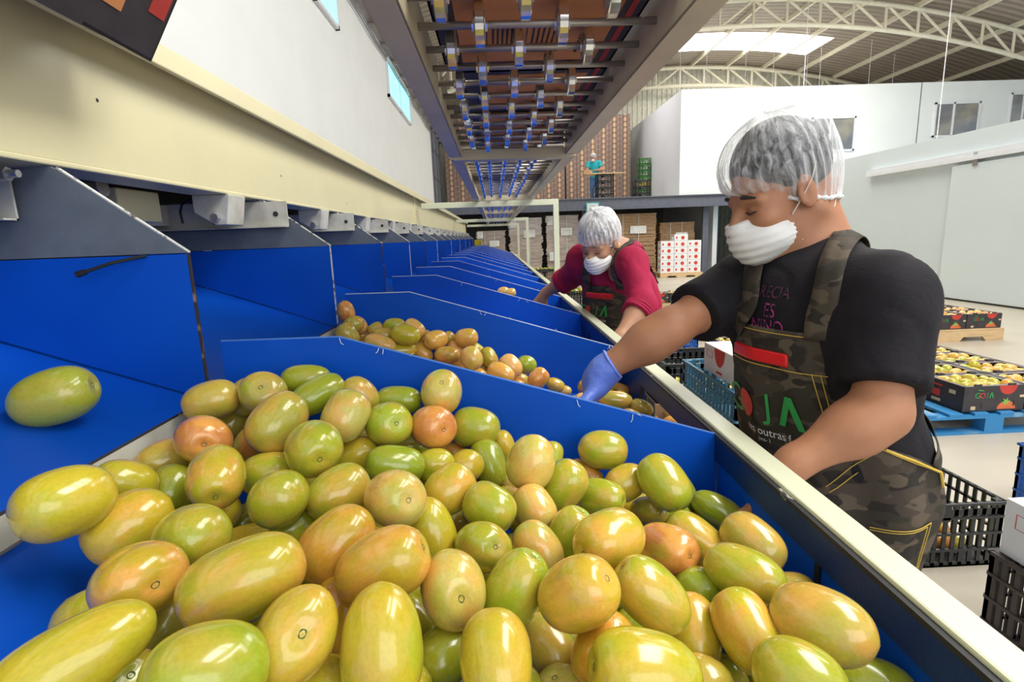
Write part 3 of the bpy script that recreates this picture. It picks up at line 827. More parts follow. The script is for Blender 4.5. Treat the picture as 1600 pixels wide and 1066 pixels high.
# second bin
T2 = [(541, 487, 17, 13, -75, 'r', None), (543, 524, 20, 17, -60, 't', None), (553, 507, 16, 13, 20, 't', None), (563, 509, 13, 11, -60, 'P', None), (587, 515, 13, 11, 30, 't', None), (616, 508, 17, 11, 5, 'l', None), (599, 524, 18, 12, 0, 't', None), (568, 525, 10, 8, 0, 'P', None),
 (594, 537, 25, 14, -18, 'P', None), (570, 540, 20, 10, -5, 'O', None), (634, 523, 23, 16, -8, 'y', None), (648, 513, 18, 13, -40, 'P', None), (663, 528, 13, 11, 60, 't', None), (628, 548, 24, 13, 5, 'w', None), (661, 551, 18, 13, -50, 'O', None),
 (682, 531, 20, 15, 8, 'O', (670, 534)), (703, 528, 11, 9, -60, 't', None), (729, 528, 18, 15, 10, 'O', None), (712, 545, 15, 11, -40, 'P', None), (699, 555, 20, 14, 0, 'r', None), (737, 560, 19, 17, -60, 'P', None), (745, 548, 15, 11, -40, 'l', None),
 (764, 559, 17, 13, -60, 'w', None), (716, 571, 24, 11, -12, 'O', None), (750, 581, 13, 10, 0, 'O', None), (783, 583, 22, 15, -25, 'O', None), (798, 572, 20, 16, -45, 'P', None), (822, 570, 16, 15, -20, 'g', None), (814, 594, 13, 11, -30, 'w', None), (841, 592, 18, 15, 45, 'r', None),
 (868, 602, 15, 11, -25, 'w', None), (880, 611, 13, 9, 0, 'P', None), (945, 600, 15, 12, 75, 'g', None), (936, 615, 13, 11, 60, 'y', None), (966, 609, 19, 11, -15, 'o', None), (962, 625, 26, 14, -8, 't', None), (1003, 637, 18, 12, -25, 't', None),
 (577, 556, 16, 9, -20, 'O', None), (640, 565, 18, 9, -10, 'O', None), (668, 576, 16, 9, -15, 'O', None), (731, 590, 16, 9, -15, 'w', None), (770, 603, 16, 10, -15, 'O', None), (860, 620, 18, 10, -10, 'w', None), (905, 628, 18, 10, -10, 'w', None), (588, 545, 14, 10, 0, 'w', None), (690, 566, 14, 10, 0, 'w', None), (757, 575, 12, 10, 0, 'w', None)]
zs2 = lambda x, y: 1.035 - .19 * (x + .3)
D2, R2 = solve(T2, zs2, .0290, .023, .034, wsurf=.8, ymax=1.66, xmin=-.46)
o2 = place_all(T2, D2, R2, rnd, '', '')
for lo_, hi_, ph in ((0, 530, 'in the back row'), (530, 562, 'in the middle row'), (562, 2000, 'in the front row')):
    idx = sorted([i for i, t in enumerate(T2) if lo_ <= t[1] < hi_], key=lambda i: T2[i][0])
    for q, i in enumerate(idx):
        tag(o2[i], '%s tomato, %s from the left %s of the second bin' % (CN[T2[i][5]].replace(' tomato', ''), ORD[q], ph), 'tomato', 'tomatoes in the second bin')
o2[0]['label'] = 'red blushed tomato against the second lane divider, highest in the second bin'
pl2 = [(Vector(CAM + R2[i] * D2[i]), T2[i][3] * D2[i] / F) for i in range(len(T2))]
cnt = 0
for it in range(6000):
    x = rnd.uniform(-.42, .35); y = rnd.uniform(.97, 1.66); r = rnd.uniform(.026, .029); top = zs2(x, y) - .05; zlo = floor_z(x) + r * 1.25
    if zlo > top: continue
    p = Vector((x, y, max(zlo, top - abs(rnd.gauss(0, .02)))))
    if (p - Vector((.2, 1.13, .96))).length < .12: continue
    if any((p - q).length < (r + qr) * .985 for q, qr in pl2): continue
    pl2.append((p, r)); cnt += 1
    o = put_tomato(p, (rnd.gauss(0, 1), rnd.gauss(0, 1), .3), (0, 0, 1), (r, r, r * 1.15), rnd.choice('OwwrP'), rnd, TML[1], False)
    tag(o, 'orange tomato buried low in the second bin under the others', 'tomato', 'tomatoes buried in the second bin')
    if cnt > 70: break
for (u_, v_, Yb, side) in ((786, 449, 3.0, 'left'), (797, 451, 3.0, 'right')):
    p = atY(u_, v_ + 7, 3.05)
    o = put_tomato(p, (1, 0, .2), (0, 0, 1), (.028, .028, .036), 'P', rnd, TML[0], False); tag(o, 'pale orange tomato peeking over the fourth divider, %s of the pair' % side, 'tomato', 'two tomatoes in the fourth bin')

# ================================================================ CARTONS, CRATES, PALLETS
def lam(mb, c, R, U, nrm, h, w_, t, off):
    """the crossbar-less A of the logo"""
    c, R, U, nrm = Vector(c), Vector(R), Vector(U), Vector(nrm)
    q = [(-w_ / 2, -h / 2), (-w_ / 2 + t, -h / 2), (0 + t * .1, h / 2 - t * 1.1), (w_ / 2 - t, -h / 2), (w_ / 2, -h / 2), (t * .55, h / 2), (-t * .55, h / 2)]
    vs = [c + R * x + U * y + nrm * off for x, y in q]
    mb.add(vs, [(0, 1, 2, 6), (6, 2, 5), (2, 3, 4, 5)]); return mb
def ring(mb, c, R, U, nrm, r0, r1, off, n=24, a0=0, a1=2 * PI, sy=1):
    c, R, U, nrm = Vector(c), Vector(R), Vector(U), Vector(nrm); vs = []
    for i in range(n + 1):
        a = a0 + (a1 - a0) * i / n
        for r in (r0, r1): vs.append(c + R * r * math.cos(a) + U * r * math.sin(a) * sy + nrm * off)
    mb.add(vs, [(2 * i, 2 * i + 1, 2 * i + 3, 2 * i + 2) for i in range(n)]); return mb
def star(mb, c, R, U, nrm, r, off, n=6):
    c, R, U, nrm = Vector(c), Vector(R), Vector(U), Vector(nrm); vs = [c + nrm * off]
    for i in range(2 * n):
        a = PI * i / n + .2; q = r if i % 2 == 0 else r * .38; vs.append(c + R * q * math.cos(a) + U * q * math.sin(a) + nrm * off)
    mb.add(vs, [(0, 1 + i, 1 + (i + 1) % (2 * n)) for i in range(2 * n)]); return mb
def logo(green, red, c, R, U, nrm, h, off=.0007):
    c = Vector(c); R = Vector(R)
    flat_text(green, 'G', c - R * h * 1.35, R, U, h, nrm, off, 1.0)
    ring(red, c - R * h * .42, R, U, nrm, h * .34, h * .5, off)
    flat_text(green, 'J', c + R * h * .38, R, U, h, nrm, off)
    lam(green, c + R * h * 1.15, R, U, nrm, h, h * .85, h * .2, off)
def make_carton(W=.40, D=.30, H=.165, lod=0):
    t = .004
    root = empty('tomato_carton')
    b = MB().mm((0, 0, 0), (W, D, t)).mm((0, 0, 0), (W, t, H)).mm((0, D - t, 0), (W, D, H)).mm((0, 0, 0), (t, D, H)).mm((W - t, 0, 0), (W, D, H))
    b.build('tray', M['carton'], root)
    f = MB().mm((t, t, H - .006), (W - t, .035, H - .002)).mm((t, D - .035, H - .006), (W - t, D - t, H - .002)).mm((t, t, H - .006), (.03, D - t, H - .002)).mm((W - .03, t, H - .006), (W - t, D - t, H - .002))
    f.build('rim_flap', M['carton_in'], root)
    for x in (.07, W - .11):
        for yy in (.001, D - .012): MB().mm((x, yy, H), (x + .045, yy + .011, H + .012)).build('locking_tab', M['carton'], root)
    R, U, n = (1, 0, 0), (0, 0, 1), (0, -1, 0)
    g = MB(); r = MB(); logo(g, r, (.14, 0, .105), R, U, n, .036)
    g.add([(.085, -.0007, .147), (.10, -.0007, .136), (.135, -.0007, .133), (.125, -.0007, .139)], [(0, 1, 2, 3)])
    g.build('green_lettering', M['p_green'], root)
    ring(r, (.285, 0, H), R, U, n, 0, .058, .0006, 20, PI, 2 * PI); r.build('red_print', M['p_red'], root)
    o_ = MB(); ring(o_, (.285, 0, .012), R, U, n, 0, .06, .0006, 20, 0, PI, .85); ring(o_, (.285, 0, .012), R, U, n, .0, .0, .0006, 4); o_.build('orange_print', M['p_or'], root)
    star(MB(), (.28, 0, .058), R, U, n, .032, .0011).build('leaf_print', M['p_leaf'], root)
    for q0, q1 in (((.055, -.0009, .012), (.085, 0, .035)), ((.365, -.0009, .085), (.395, 0, .10)), ((-.0009, .17, .02), (0, .245, .04)), ((-.0009, .06, .10), (0, .11, .125))): MB().mm(q0, q1).build('beige_print', M['p_beige'], root)
    for q0, q1 in (((-.0009, .18, .055), (0, .24, .10)), ((-.0009, .165, .125), (0, .255, .135))): MB().mm(q0, q1).build('side_print', M['p_red'], root)
    for q0, q1 in (((.118, -.001, .02), (.128, 0, .055)), ((.325, -.001, .03), (.335, 0, .065))): MB().mm(q0, q1).build('hand_slot', M['p_black'], root)
    return root
proto_carton = make_carton(); used_proto = [False]
def carton(x, y, z, label, group, rz=0):
    if not used_proto[0]: o = proto_carton; used_proto[0] = True
    else: o = copy_tree(proto_carton)
    o.location = (x, y, z); o.rotation_euler = (0, 0, rz); tag(o, label, 'carton', group); return o
def fill(x, y, z, W, D, n, m, label, group, codes, r=.029, hz=.02):
    for i in range(n):
        for j in range(m):
            px = x + W * (i + .5) / n + rnd.uniform(-.008, .008); py = y + D * (j + .5) / m + rnd.uniform(-.008, .008)
            o = put_tomato(Vector((px, py, z + rnd.uniform(-hz, hz) * .5)), (rnd.gauss(0, 1), rnd.gauss(0, 1), rnd.gauss(0, .3)), (0, 0, 1), (r, r, r * 1.3), rnd.choice(codes), rnd, rnd.choice(TML), False)
            tag(o, label, 'tomato', group)
def make_pallet(W, D, m, blocks=True):
    root = empty('pallet')
    nb = 8
    for i in range(nb):
        xx = (W - .1) * i / (nb - 1); MB().mm((xx, 0, .122), (xx + .09, D, .14)).build('deck_board', m, root, bevel=.002)
    for j, yy in enumerate((0, D / 2 - .045, D - .09)):
        MB().mm((0, yy, .104), (W, yy + .09, .122)).build('stringer_board', m, root); MB().mm((0, yy, 0), (W, yy + .09, .016)).build('bottom_board', m, root)
        for i in range(3):
            xx = (W - .12) * i / 2; MB().mm((xx, yy, .016), (xx + .12, yy + .09, .104)).build('block', m, root)
    return root
def solid_pallet(W, D, m):
    root = empty('pallet')
    for i in range(7):
        yy = (D - .1) * i / 6; MB().mm((0, yy, .122), (W, yy + .09, .14)).build('deck_board', m, root, bevel=.002)
    for xx in (0, W / 2 - .02, W - .04):
        pass
    for yy in (0, D / 2 - .02, D - .04):
        MB().prism([(0, 0), (.2, 0), (.24, .05), (.46, .05), (.5, 0), (W - .5, 0), (W - .46, .05), (W - .24, .05), (W - .2, 0), (W, 0), (W, .122), (0, .122)], 'y', yy, yy + .04).build('stringer', m, root)
    return root
pb = make_pallet(1.25, 1.3, M['bluewood']); pb.location = (2.48, 3.14, 0); tag(pb, 'blue painted wooden pallet carrying tomato cartons at right', 'pallet')
names = {}
for r_ in range(4):
    for c_ in range(3):
        if r_ == 0 and c_ == 0: continue
        x = 2.505 + .405 * c_; y = 3.17 + .305 * r_
        rn = ['front row', 'second row', 'third row', 'back row'][r_]; cn = ['left', 'middle', 'right'][c_]
        lab = 'dark open carton of tomatoes, %s of the %s on the blue pallet' % (cn, rn)
        carton(x, y, .14, lab, 'open cartons on the blue pallet')
        fill(x + .02, y + .02, .14 + .135, .36, .26, 4, 3, 'yellow orange tomato inside the %s carton of the %s on the blue pallet' % (cn, rn), 'tomatoes in the %s %s carton, blue pallet' % (rn, cn), 'wlOyOl', .037)
wp = solid_pallet(1.25, .98, M['wood']); wp.location = (4.42, 5.77, 0); tag(wp, 'pale raw wood pallet with cartons near the cold room wall', 'pallet')
for r_ in range(3):
    for c_ in range(3):
        x = 4.43 + .405 * c_; y = 5.79 + .31 * r_; rn = ['front', 'middle', 'back'][r_]; cn = ['left', 'middle', 'right'][c_]
        carton(x, y, .14, 'dark open tomato carton, %s of the %s row on the raw wood pallet' % (cn, rn), 'open cartons on the raw wood pallet')
        fill(x + .02, y + .02, .275, .36, .26, 4, 3, 'orange tomato inside the %s carton of the %s row on the raw wood pallet' % (cn, rn), 'tomatoes in the %s %s carton, wood pallet' % (rn, cn), 'OrOPw', .034)
p2_ = solid_pallet(1.25, .7, M['wood']); p2_.location = (2.5, 9.0, 0); tag(p2_, 'wooden pallet of cartons behind the person in the red shirt', 'pallet')
for c_ in range(3):
    carton(2.51 + .41 * c_, 9.02, .14, 'dark tomato carton, %s on the pallet behind the person in red' % ['left', 'middle', 'right'][c_], 'cartons behind the person in red')
    fill(2.53 + .41 * c_, 9.04, .275, .36, .26, 4, 3, 'yellow tomato in the %s carton behind the person in red' % ['left', 'middle', 'right'][c_], 'tomatoes in the %s carton behind the person in red' % ['left', 'middle', 'right'][c_], 'wywO', .034)
p3_ = solid_pallet(1.25, .7, M['wood']); p3_.location = (2.5, 6.65, 0); tag(p3_, 'wooden pallet with two layers of cartons, seen under the dark sleeve', 'pallet')
for l_ in range(2):
    for c_ in range(2):
        carton(2.56 + .41 * c_, 6.68, .14 + .18 * l_, 'dark tomato carton, %s of the %s layer on the pallet under the dark sleeve' % (['left', 'right'][c_], ['lower', 'upper'][l_]), 'two layers of cartons')
for i in range(2):
    c = carton(1.98, 4.6, .0 + .18 * i, 'dark carton set on edge row beside the white cartons, %s one' % ['lower', 'upper'][i], 'pair of stacked cartons', PI / 2 * 0)
fill(2.0, 4.62, .18 + .135, .36, .26, 4, 3, 'yellow tomato in the upper of the paired dark cartons beyond the crates', 'tomatoes in the paired cartons', 'wOy', .031)

def make_crate(W, D, H, m, nx=15, ny=10, rows=3, handle=True):
    root = empty('plastic_crate'); t = .006
    b = MB().mm((0, 0, 0), (W, D, .008))
    zs = [H * (i + 1) / (rows + 1) for i in range(rows)]
    for yy in (0, D - t):
        for i in range(nx + 1):
            x = (W - .016) * i / nx; b.mm((x, yy, 0), (x + .016, yy + t, H))
        b.mm((0, yy, H * .8), (W, yy + t, H * .9))
        for z in zs: b.mm((0, yy - (.004 if yy == 0 else 0), z), (W, yy + t + (.004 if yy else 0), z + .010))
        b.mm((0, yy, 0), (W, yy + t, .02))
    for xx in (0, W - t):
        for i in range(ny + 1):
            y = (D - .016) * i / ny; b.mm((xx, y, 0), (xx + t, y + .016, H))
        for z in zs: b.mm((xx - (.004 if xx == 0 else 0), 0, z), (xx + t + (.004 if xx else 0), D, z + .010))
        b.mm((xx, 0, 0), (xx + t, D, .02))
    for x in (0, W - .03):
        for y in (0, D - .03): b.mm((x, y, 0), (x + .03, y + .03, H))
    b.build('basket', m, root)
    r = MB().mm((-.008, -.008, H - .012), (W + .008, .008, H)).mm((-.008, D - .008, H - .012), (W + .008, D + .008, H)).mm((-.008, 0, H - .012), (.008, D, H)).mm((W - .008, 0, H - .012), (W + .008, D, H))
    r.build('rim', m, root, bevel=.002)
    for yy in (0, D): MB().mm((W * .38, yy - .004, H - .075), (W * .62, yy + .004, H - .012)).build('grip_plate', m, root)
    return root
def crate(W, D, H, m, loc, label, group=None, rz=0, **k):
    o = make_crate(W, D, H, m, **k); o.location = loc; o.rotation_euler = (0, 0, rz); tag(o, label, 'crate', group); return o
c0 = crate(.56, .42, .27, M['c_black'], (1.36, 1.85, 0), 'open black plastic crate on the floor behind the camouflage apron')
fill(1.39, 1.9, .06, .48, .32, 6, 4, 'green and orange tomato lying in the bottom of the black floor crate', 'tomatoes in the black floor crate', 'lgOlr', .03)
crate(.40, .52, .325, M['c_brown'], (1.50, .95, 0), 'dusty brown plastic crate at the lower right carrying a white carton', ny=12)
_bc = atZ(1594, 692, .31) - Vector((0, .4, 0))
crate(.6, .4, .31, M['c_blue'], (_bc.x, _bc.y, 0), 'blue crate at the right edge behind the white carton')
crate(.60, .40, .30, M['c_blue'], (1.48, 5.45, 0), 'bright blue slatted crate on the floor carrying a white carton')
for i in range(2): crate(.62, .42, .285, M['c_black'], (.97, 3.02, .287 * i), 'tall charcoal crate beside the teal crates, %s one' % ['lower', 'upper'][i], 'charcoal crates behind the rail')
fill(1.0, 3.06, .36, .55, .34, 6, 4, 'green tomato inside the upper charcoal crate behind the rail', 'tomatoes in the charcoal crate', 'lgyO', .03)
for i in range(3): crate(.42, .58, .240, M['c_teal'], (.89, 1.93, .2405 * i), 'teal grid sided crate stacked behind the rail, %s of three' % ['lowest', 'middle', 'topmost'][i], 'teal crates', ny=16, nx=10)
crate(.6, .4, .30, M['c_black'], (1.15, 4.05, 0), 'low black crate in front of the bright blue crate')
# white cartons
def white_carton(loc, W, D, H, label, group=None, rz=0, tilt=0, side=False):
    e = empty('white_carton', loc); e.rotation_euler = (0, tilt, rz)
    b = MB().mm((0, 0, 0), (W, D, H)); o = b.build('box', M['wcarton']); o.parent = e; o.modifiers.new('b', 'BEVEL').width = .002
    r = MB(); ring(r, (W * .62, 0, H * .45), (1, 0, 0), (0, 0, 1), (0, -1, 0), 0, H * .3, .001, 16); o = MB().mm((W * .1, -.001, H * .3), (W * .22, 0, H * .65)).build('red_strip', M['p_red']); o.parent = e; o = r.build('red_print', M['p_red']); o.parent = e; r = MB()
    ring(r, (0, D * .5, H * .98), (0, -1, 0), (0, 0, 1), (-1, 0, 0), 0, D * .16, .001, 20, PI, 2 * PI, 1.4); o = r.build('red_print', M['p_red']); o.parent = e
    g = MB(); g.mm((-.001, D * .42, H * .12), (0, D * .58, H * .2)); 
    for q in ((.72, .55, .9, .556), (.72, .80, .9, .806)): g.mm((-.001, D * q[0], H * q[1]), (0, D * q[2], H * q[3]))
    for q in (.72, .9): g.mm((-.001, D * q, H * .55), (0, D * q + .002, H * .805))
    o = g.build('printed_outline', M['p_red']); o.parent = e
    tag(e, label, 'carton', group); return e
white_carton((.91, 1.98, .725), .30, .33, .12, 'white carton with red tomato print tilted on the teal crate', tilt=math.radians(0))
white_carton((1.515, 1.06, .326), .34, .40, .178, 'white cardboard carton on the brown crate at the right edge')
white_carton((1.80, 5.5, .302), .28, .3, .12, 'white carton on the bright blue crate')
wpal = solid_pallet(1.25, .8, M['wood']); wpal.location = (4.82, 15.75, 0); tag(wpal, 'wooden pallet under the white cartons by the storage bay', 'pallet')
wc = None
for r_ in range(6):
    for c_ in range(3):
        if r_ == 5 and c_ != 1: continue
        loc = (4.84 + .40 * c_, 15.8, .14 + .185 * r_)
        lb = 'white carton with red print, %s column, %s in the stack' % (['left', 'middle', 'right'][c_], ['lowest', 'second from bottom', 'third from bottom', 'fourth from bottom', 'fifth from bottom', 'topmost single'][r_])
        if wc is None: wc = white_carton(loc, .39, .3, .18, lb, 'white cartons on the far pallet')
        else: e = copy_tree(wc); e.location = loc; e['label'] = lb
# cardboard bundles on pallets
def bundle(x, y, W, D, H, label, wrapped, n=9):
    pl = solid_pallet(W, D, M['wood']); pl.location = (x, y, 0); tag(pl, 'wooden pallet under the ' + label, 'pallet')
    e = empty('cardboard_stack', (x, y, .14)); tag(e, label, 'cardboard stack')
    z = .14
    for i in range(n):
        h = (H - .14) / n; b = MB(); m_ = 5
        ox, oy = rnd.uniform(-.03, .03), rnd.uniform(-.02, .02)
        for q in range(m_):
            jx = rnd.uniform(-.022, .022)
            b.mm((x + ox + jx + .02, y + oy + jx, z + h * q / m_ + .006), (x + W - .02 + ox + jx, y + D + oy, z + h * (q + 1) / m_ - .003))
        b.build('flat_bundle', M['wrapk'] if wrapped else M['kraft'], e); z += h
    MB().mm((x + W * .45, y - .05, z - H * .32), (x + W * .78, y - .04, z - H * .20)).build('paper_label', M['p_white'], e)
    if wrapped:
        MB().mm((x + W * .1, y - .05, z - H * .72), (x + W * .3, y - .04, z - H * .58)).build('paper_label', M['p_white'], e)
        MB().mm((x + W * .05, y - .045, z - H * .15), (x + W * .25, y - .035, z - .02)).build('paper_label', M['p_white'], e)
    for q in (.3, .62): MB().mm((x + W * q, y - .042, .14), (x + W * q + .012, y - .035, z)).build('strap', M['p_white'], e)
    return e
M['wrapk'] = mat('film_wrapped_cardboard', (.62, .50, .42), .25, var=.18, scale=3, stretch=(1, 1, 4), coat=.6)
bundle(-.60, 17.4, .95, 1.0, 1.56, 'film wrapped cardboard stack left of the frame posts', True)
bundle(.44, 17.4, 1.08, 1.0, 1.92, 'film wrapped cardboard stack between the frame posts', True)
bundle(1.62, 17.4, 1.08, 1.0, 1.96, 'film wrapped cardboard stack right of the nearest frame post', True)
bundle(3.6, 17.3, 1.55, 1.0, 1.93, 'tall brown stack of flattened cardboard behind the person in red', False)
bundle(5.3, 17.5, 1.15, 1.0, 1.62, 'shorter brown stack of flattened cardboard behind the white cartons', False)
# crates of green tomatoes beyond the frames
for i, (x, y, z, lab) in enumerate(((.74, 11.6, .34, 'upper'), (.74, 11.6, 0.02, 'lower'), (1.05, 8.1, .2, 'near'))):
    crate(.6, .4, .3, M['c_black'], (x, y, z), 'black crate of green tomatoes in the aisle beyond the rail, %s one' % lab, 'aisle crates')
    if i != 1: fill(x + .03, y + .03, z + .28, .52, .33, 6, 4, 'green tomato in the %s aisle crate beyond the rail' % lab, 'tomatoes in the %s aisle crate' % lab, 'gl', .036)
crate(.62, .42, .2, M['c_black'], (1.04, 8.09, 0), 'flat black crate under the near aisle crate')
# open carton outside the hatch of the second bin
oc = empty('open_carton', (.42, 1.08, .74)); tag(oc, 'open kraft carton of tomatoes outside the hatch of the second bin', 'carton')
b = MB().mm((.440, 1.09, .72), (.56, 1.47, .724)).mm((.440, 1.09, .72), (.444, 1.47, .81)).mm((.552, 1.09, .72), (.56, 1.47, .845)).mm((.44, 1.09, .72), (.56, 1.094, .845)).mm((.44, 1.466, .72), (.56, 1.47, .845))
b.build('tray', M['kraft'], oc)
for (x_, y_) in ((.45, 1.10), (.45, 1.42), (.53, 1.10), (.53, 1.42)): MB().mm((x_, y_, 0), (x_ + .03, y_ + .03, .71)).build('stand_leg', M['cream'], oc)
MB().mm((.44, 1.08, .705), (.565, 1.48, .719)).build('stand_top', M['cream'], oc)
fill(.445, 1.11, .81, .10, .34, 2, 6, 'orange red tomato in the kraft carton outside the second bin hatch', 'tomatoes in the hatch carton', 'OrOO', .026)

# cartons riding on the conveyor
def ride(x, y, W, L, label, H=.17, sx=0):
    z = ZA + .0378; e = empty('conveyor_carton', (x, y, z)); tag(e, label, 'carton', 'cartons riding on the conveyor')
    MB().mm((x, y, z), (x + W, y + L, z + .004)).mm((x, y, z), (x + .004, y + L, z + H)).mm((x + W - .004, y, z), (x + W, y + L, z + H)).mm((x, y, z), (x + W, y + .004, z + H)).mm((x, y + L - .004, z), (x + W, y + L, z + H)).build('tray', M['carton'], e)
    m_ = .045
    MB().mm((x + m_, y + .03, z - .0008), (x + W - m_, y + L - .03, z)).build('bottom_flap', M['kraft_or'], e)
    MB().mm((x + W - .03, y, z - .001), (x + W - .018, y + L, z)).build('red_stripe', M['p_red'], e)
    return e
y1 = atZ(830, 100, 1.753).y; y2 = atZ(830, 110, 1.753).y
print('cartons', y1, y2)
e = ride(-.105, y1 - .52, .41, .52, 'nearest carton on the conveyor, printed orange brown bottom seen between wheels')
z = ZA + .037; ink = MB()
for (xa, xb, ya, yb) in ((.0, .07, y1 - .28, y1 - .13), (.085, .16, y1 - .28, y1 - .10)):
    for q in ((xa, ya, xb, ya + .0015), (xa, yb, xb, yb + .0015), (xa, ya, xa + .0015, yb), (xb, ya, xb + .0015, yb)): ink.mm((q[0], q[1], z - .0012), (q[2], q[3], z - .0004))
    for i in range(5):
        xx = xa + .012 + i * (xb - xa - .02) / 5
        yy = ya + .012
        while yy < yb - .015:
            l_ = rnd.uniform(.004, .014); ink.mm((xx, yy, z - .0012), (xx + .004, min(yy + l_, yb - .01), z - .0004)); yy += l_ + .004
for i in range(9): ink.mm((.2, y1 - .26 + i * .02, z - .0012), (.208, y1 - .26 + i * .02 + .012, z - .0004))
ink.build('printed_panel', M['p_black'], e)
ride(-.07, y2, .38, .44, 'second carton on the conveyor with two bright hand holes')
hh = MB(); 
ride(-.085, y2 + .47, .39, .44, 'third carton along the conveyor')
ride(-.075, y2 + .94, .39, .44, 'fourth carton along the conveyor')
ride(-.08, y2 + 1.9, .39, .44, 'fifth carton, beyond the first conveyor joint')
# tilted carton leaning over the beam at top left
e = empty('leaning_carton', (-.585, 1.03, 1.652)); tag(e, 'dark printed carton tipped over the beam flange at the top left', 'carton')
Rt = Matrix.Rotation(math.radians(31), 4, 'Y')
def lc(mb, name, m):
    o = mb.build(name, m); o.parent = e; return o
e.rotation_euler = (0, math.radians(31), math.radians(2))
lc(MB().mm((-.30, -.42, 0), (0, 0, .005)).mm((-.005, -.42, 0), (0, 0, .17)).mm((-.30, -.42, 0), (-.295, 0, .17)).mm((-.3, -.005, 0), (0, 0, .17)).mm((-.3, -.42, 0), (0, -.415, .17)), 'tray', M['carton'])
lc(MB().mm((0, -.19, .045), (.001, -.11, .17)), 'kraft_print', M['kraft_or']); lc(MB().mm((0, -.055, .07), (.001, -.012, .17)), 'red_print', M['p_red'])
lc(MB().mm((-.02, -.26, -.0015), (.0015, -.17, .022)), 'torn_flap', M['carton'])
# cardboard wall of stacked tomato boxes on the mezzanine
def wall_box():
    b = MB(); W, D, H = .395, .30, .188
    b.mat(0).mm((0, 0, 0), (W, D, H))
    b.mat(1).prism([(.15, .0), (.245, .0), (.225, .05), (.225, .13), (.245, H), (.15, H), (.17, .13), (.17, .05)], 'y', -.004, 0)
    b.mat(2).mm((.175, -.006, .10), (.22, 0, .125)).mm((.13, -.005, .085), (.145, 0, .14)).mm((.25, -.005, .085), (.265, 0, .14))
    b.mat(3).mm((.335, -.004, .07), (.365, 0, .13)).mm((.03, -.004, .07), (.06, 0, .13)); b.mat(0)
    return b.mesh('stacked_box', [M['bxb'], M['bxk'], M['p_black'], M['bxl']])
M['bxb'] = mat('brown_box_print', (.30, .20, .16), .7, var=.15, scale=3); M['bxk'] = mat('orange_kraft_end', (.75, .47, .28), .7); M['bxl'] = mat('faded_box_mark', (.42, .34, .3), .7)
wb = wall_box()
for c_ in range(17):
    x = -1.72 + .404 * c_ + (.05 if c_ > 10 else 0)
    for r_ in range(17):
        o = link('stacked_box', wb); o.location = (x, 20.9 + .02 * math.sin(c_ * 7.1), MZ + .19 * r_)
        tag(o, 'brown tomato box in the high wall of boxes stacked on the mezzanine', 'box', 'wall of boxes on the mezzanine')
for i in range(5):
    crate(.4, .3, .2, M['c_green'] if i > 0 else M['yellow'], (5.3, 20.0, MZ + .21 * i + .5), 'green crate on the mezzanine, %s in its stack of five' % ORD[i], 'green crates on the mezzanine', nx=4, ny=3, rows=1)
crate(.42, .32, .5, M['c_green'], (5.29, 19.99, MZ), 'tall green crate at the foot of the mezzanine stack', nx=4, ny=3, rows=2)
for i in range(3): crate(.5, .4, .21, M['c_black'], (4.75, 18.4, MZ + .212 * i), 'grey black crate by the office side wall, %s of three' % ['lowest', 'middle', 'topmost'][i], 'dark crates on the mezzanine', nx=5, ny=4, rows=1)
for i in range(4): crate(.56, .4, .21, M['c_black'], (3.45, 18.3, MZ + .212 * i), 'dark crate of the work stand on the mezzanine, %s from the floor' % ORD[i], 'crates used as a work stand', nx=5, ny=4, rows=1)
tb = MB().mm((3.2, 18.2, MZ + .85), (4.3, 18.8, MZ + .88)).build('board', M['wood']); root_mesh(tb, (3.75, 18.5, MZ + .85)); tag(tb, 'wooden board laid on the crate stand on the mezzanine', 'board')
# notice on the mezzanine beam
e = empty('notice', (2.95, 16.83, 2.1)); tag(e, 'small white notice with teal border fixed to the grey beam', 'sign')
pA = atY(916, 331, 16.82); pB = atY(936, 316, 16.82)
MB().mm((pA.x, 16.82, pA.z - .1), (pB.x, 16.835, pB.z)).build('border', mat('teal_border', (.15, .5, .55), .5), e)
MB().mm((pA.x + .04, 16.812, pA.z - .06), (pB.x - .04, 16.82, pB.z - .04)).build('sheet', M['p_white'], e)
b = MB()
for i in range(3): b.mm((pA.x + .08, 16.808, pA.z + .02 + i * .075), (pB.x - .14, 16.812, pA.z + .035 + i * .075))
b.build('text_line', mat('teal_ink', (.1, .3, .35), .5), e)

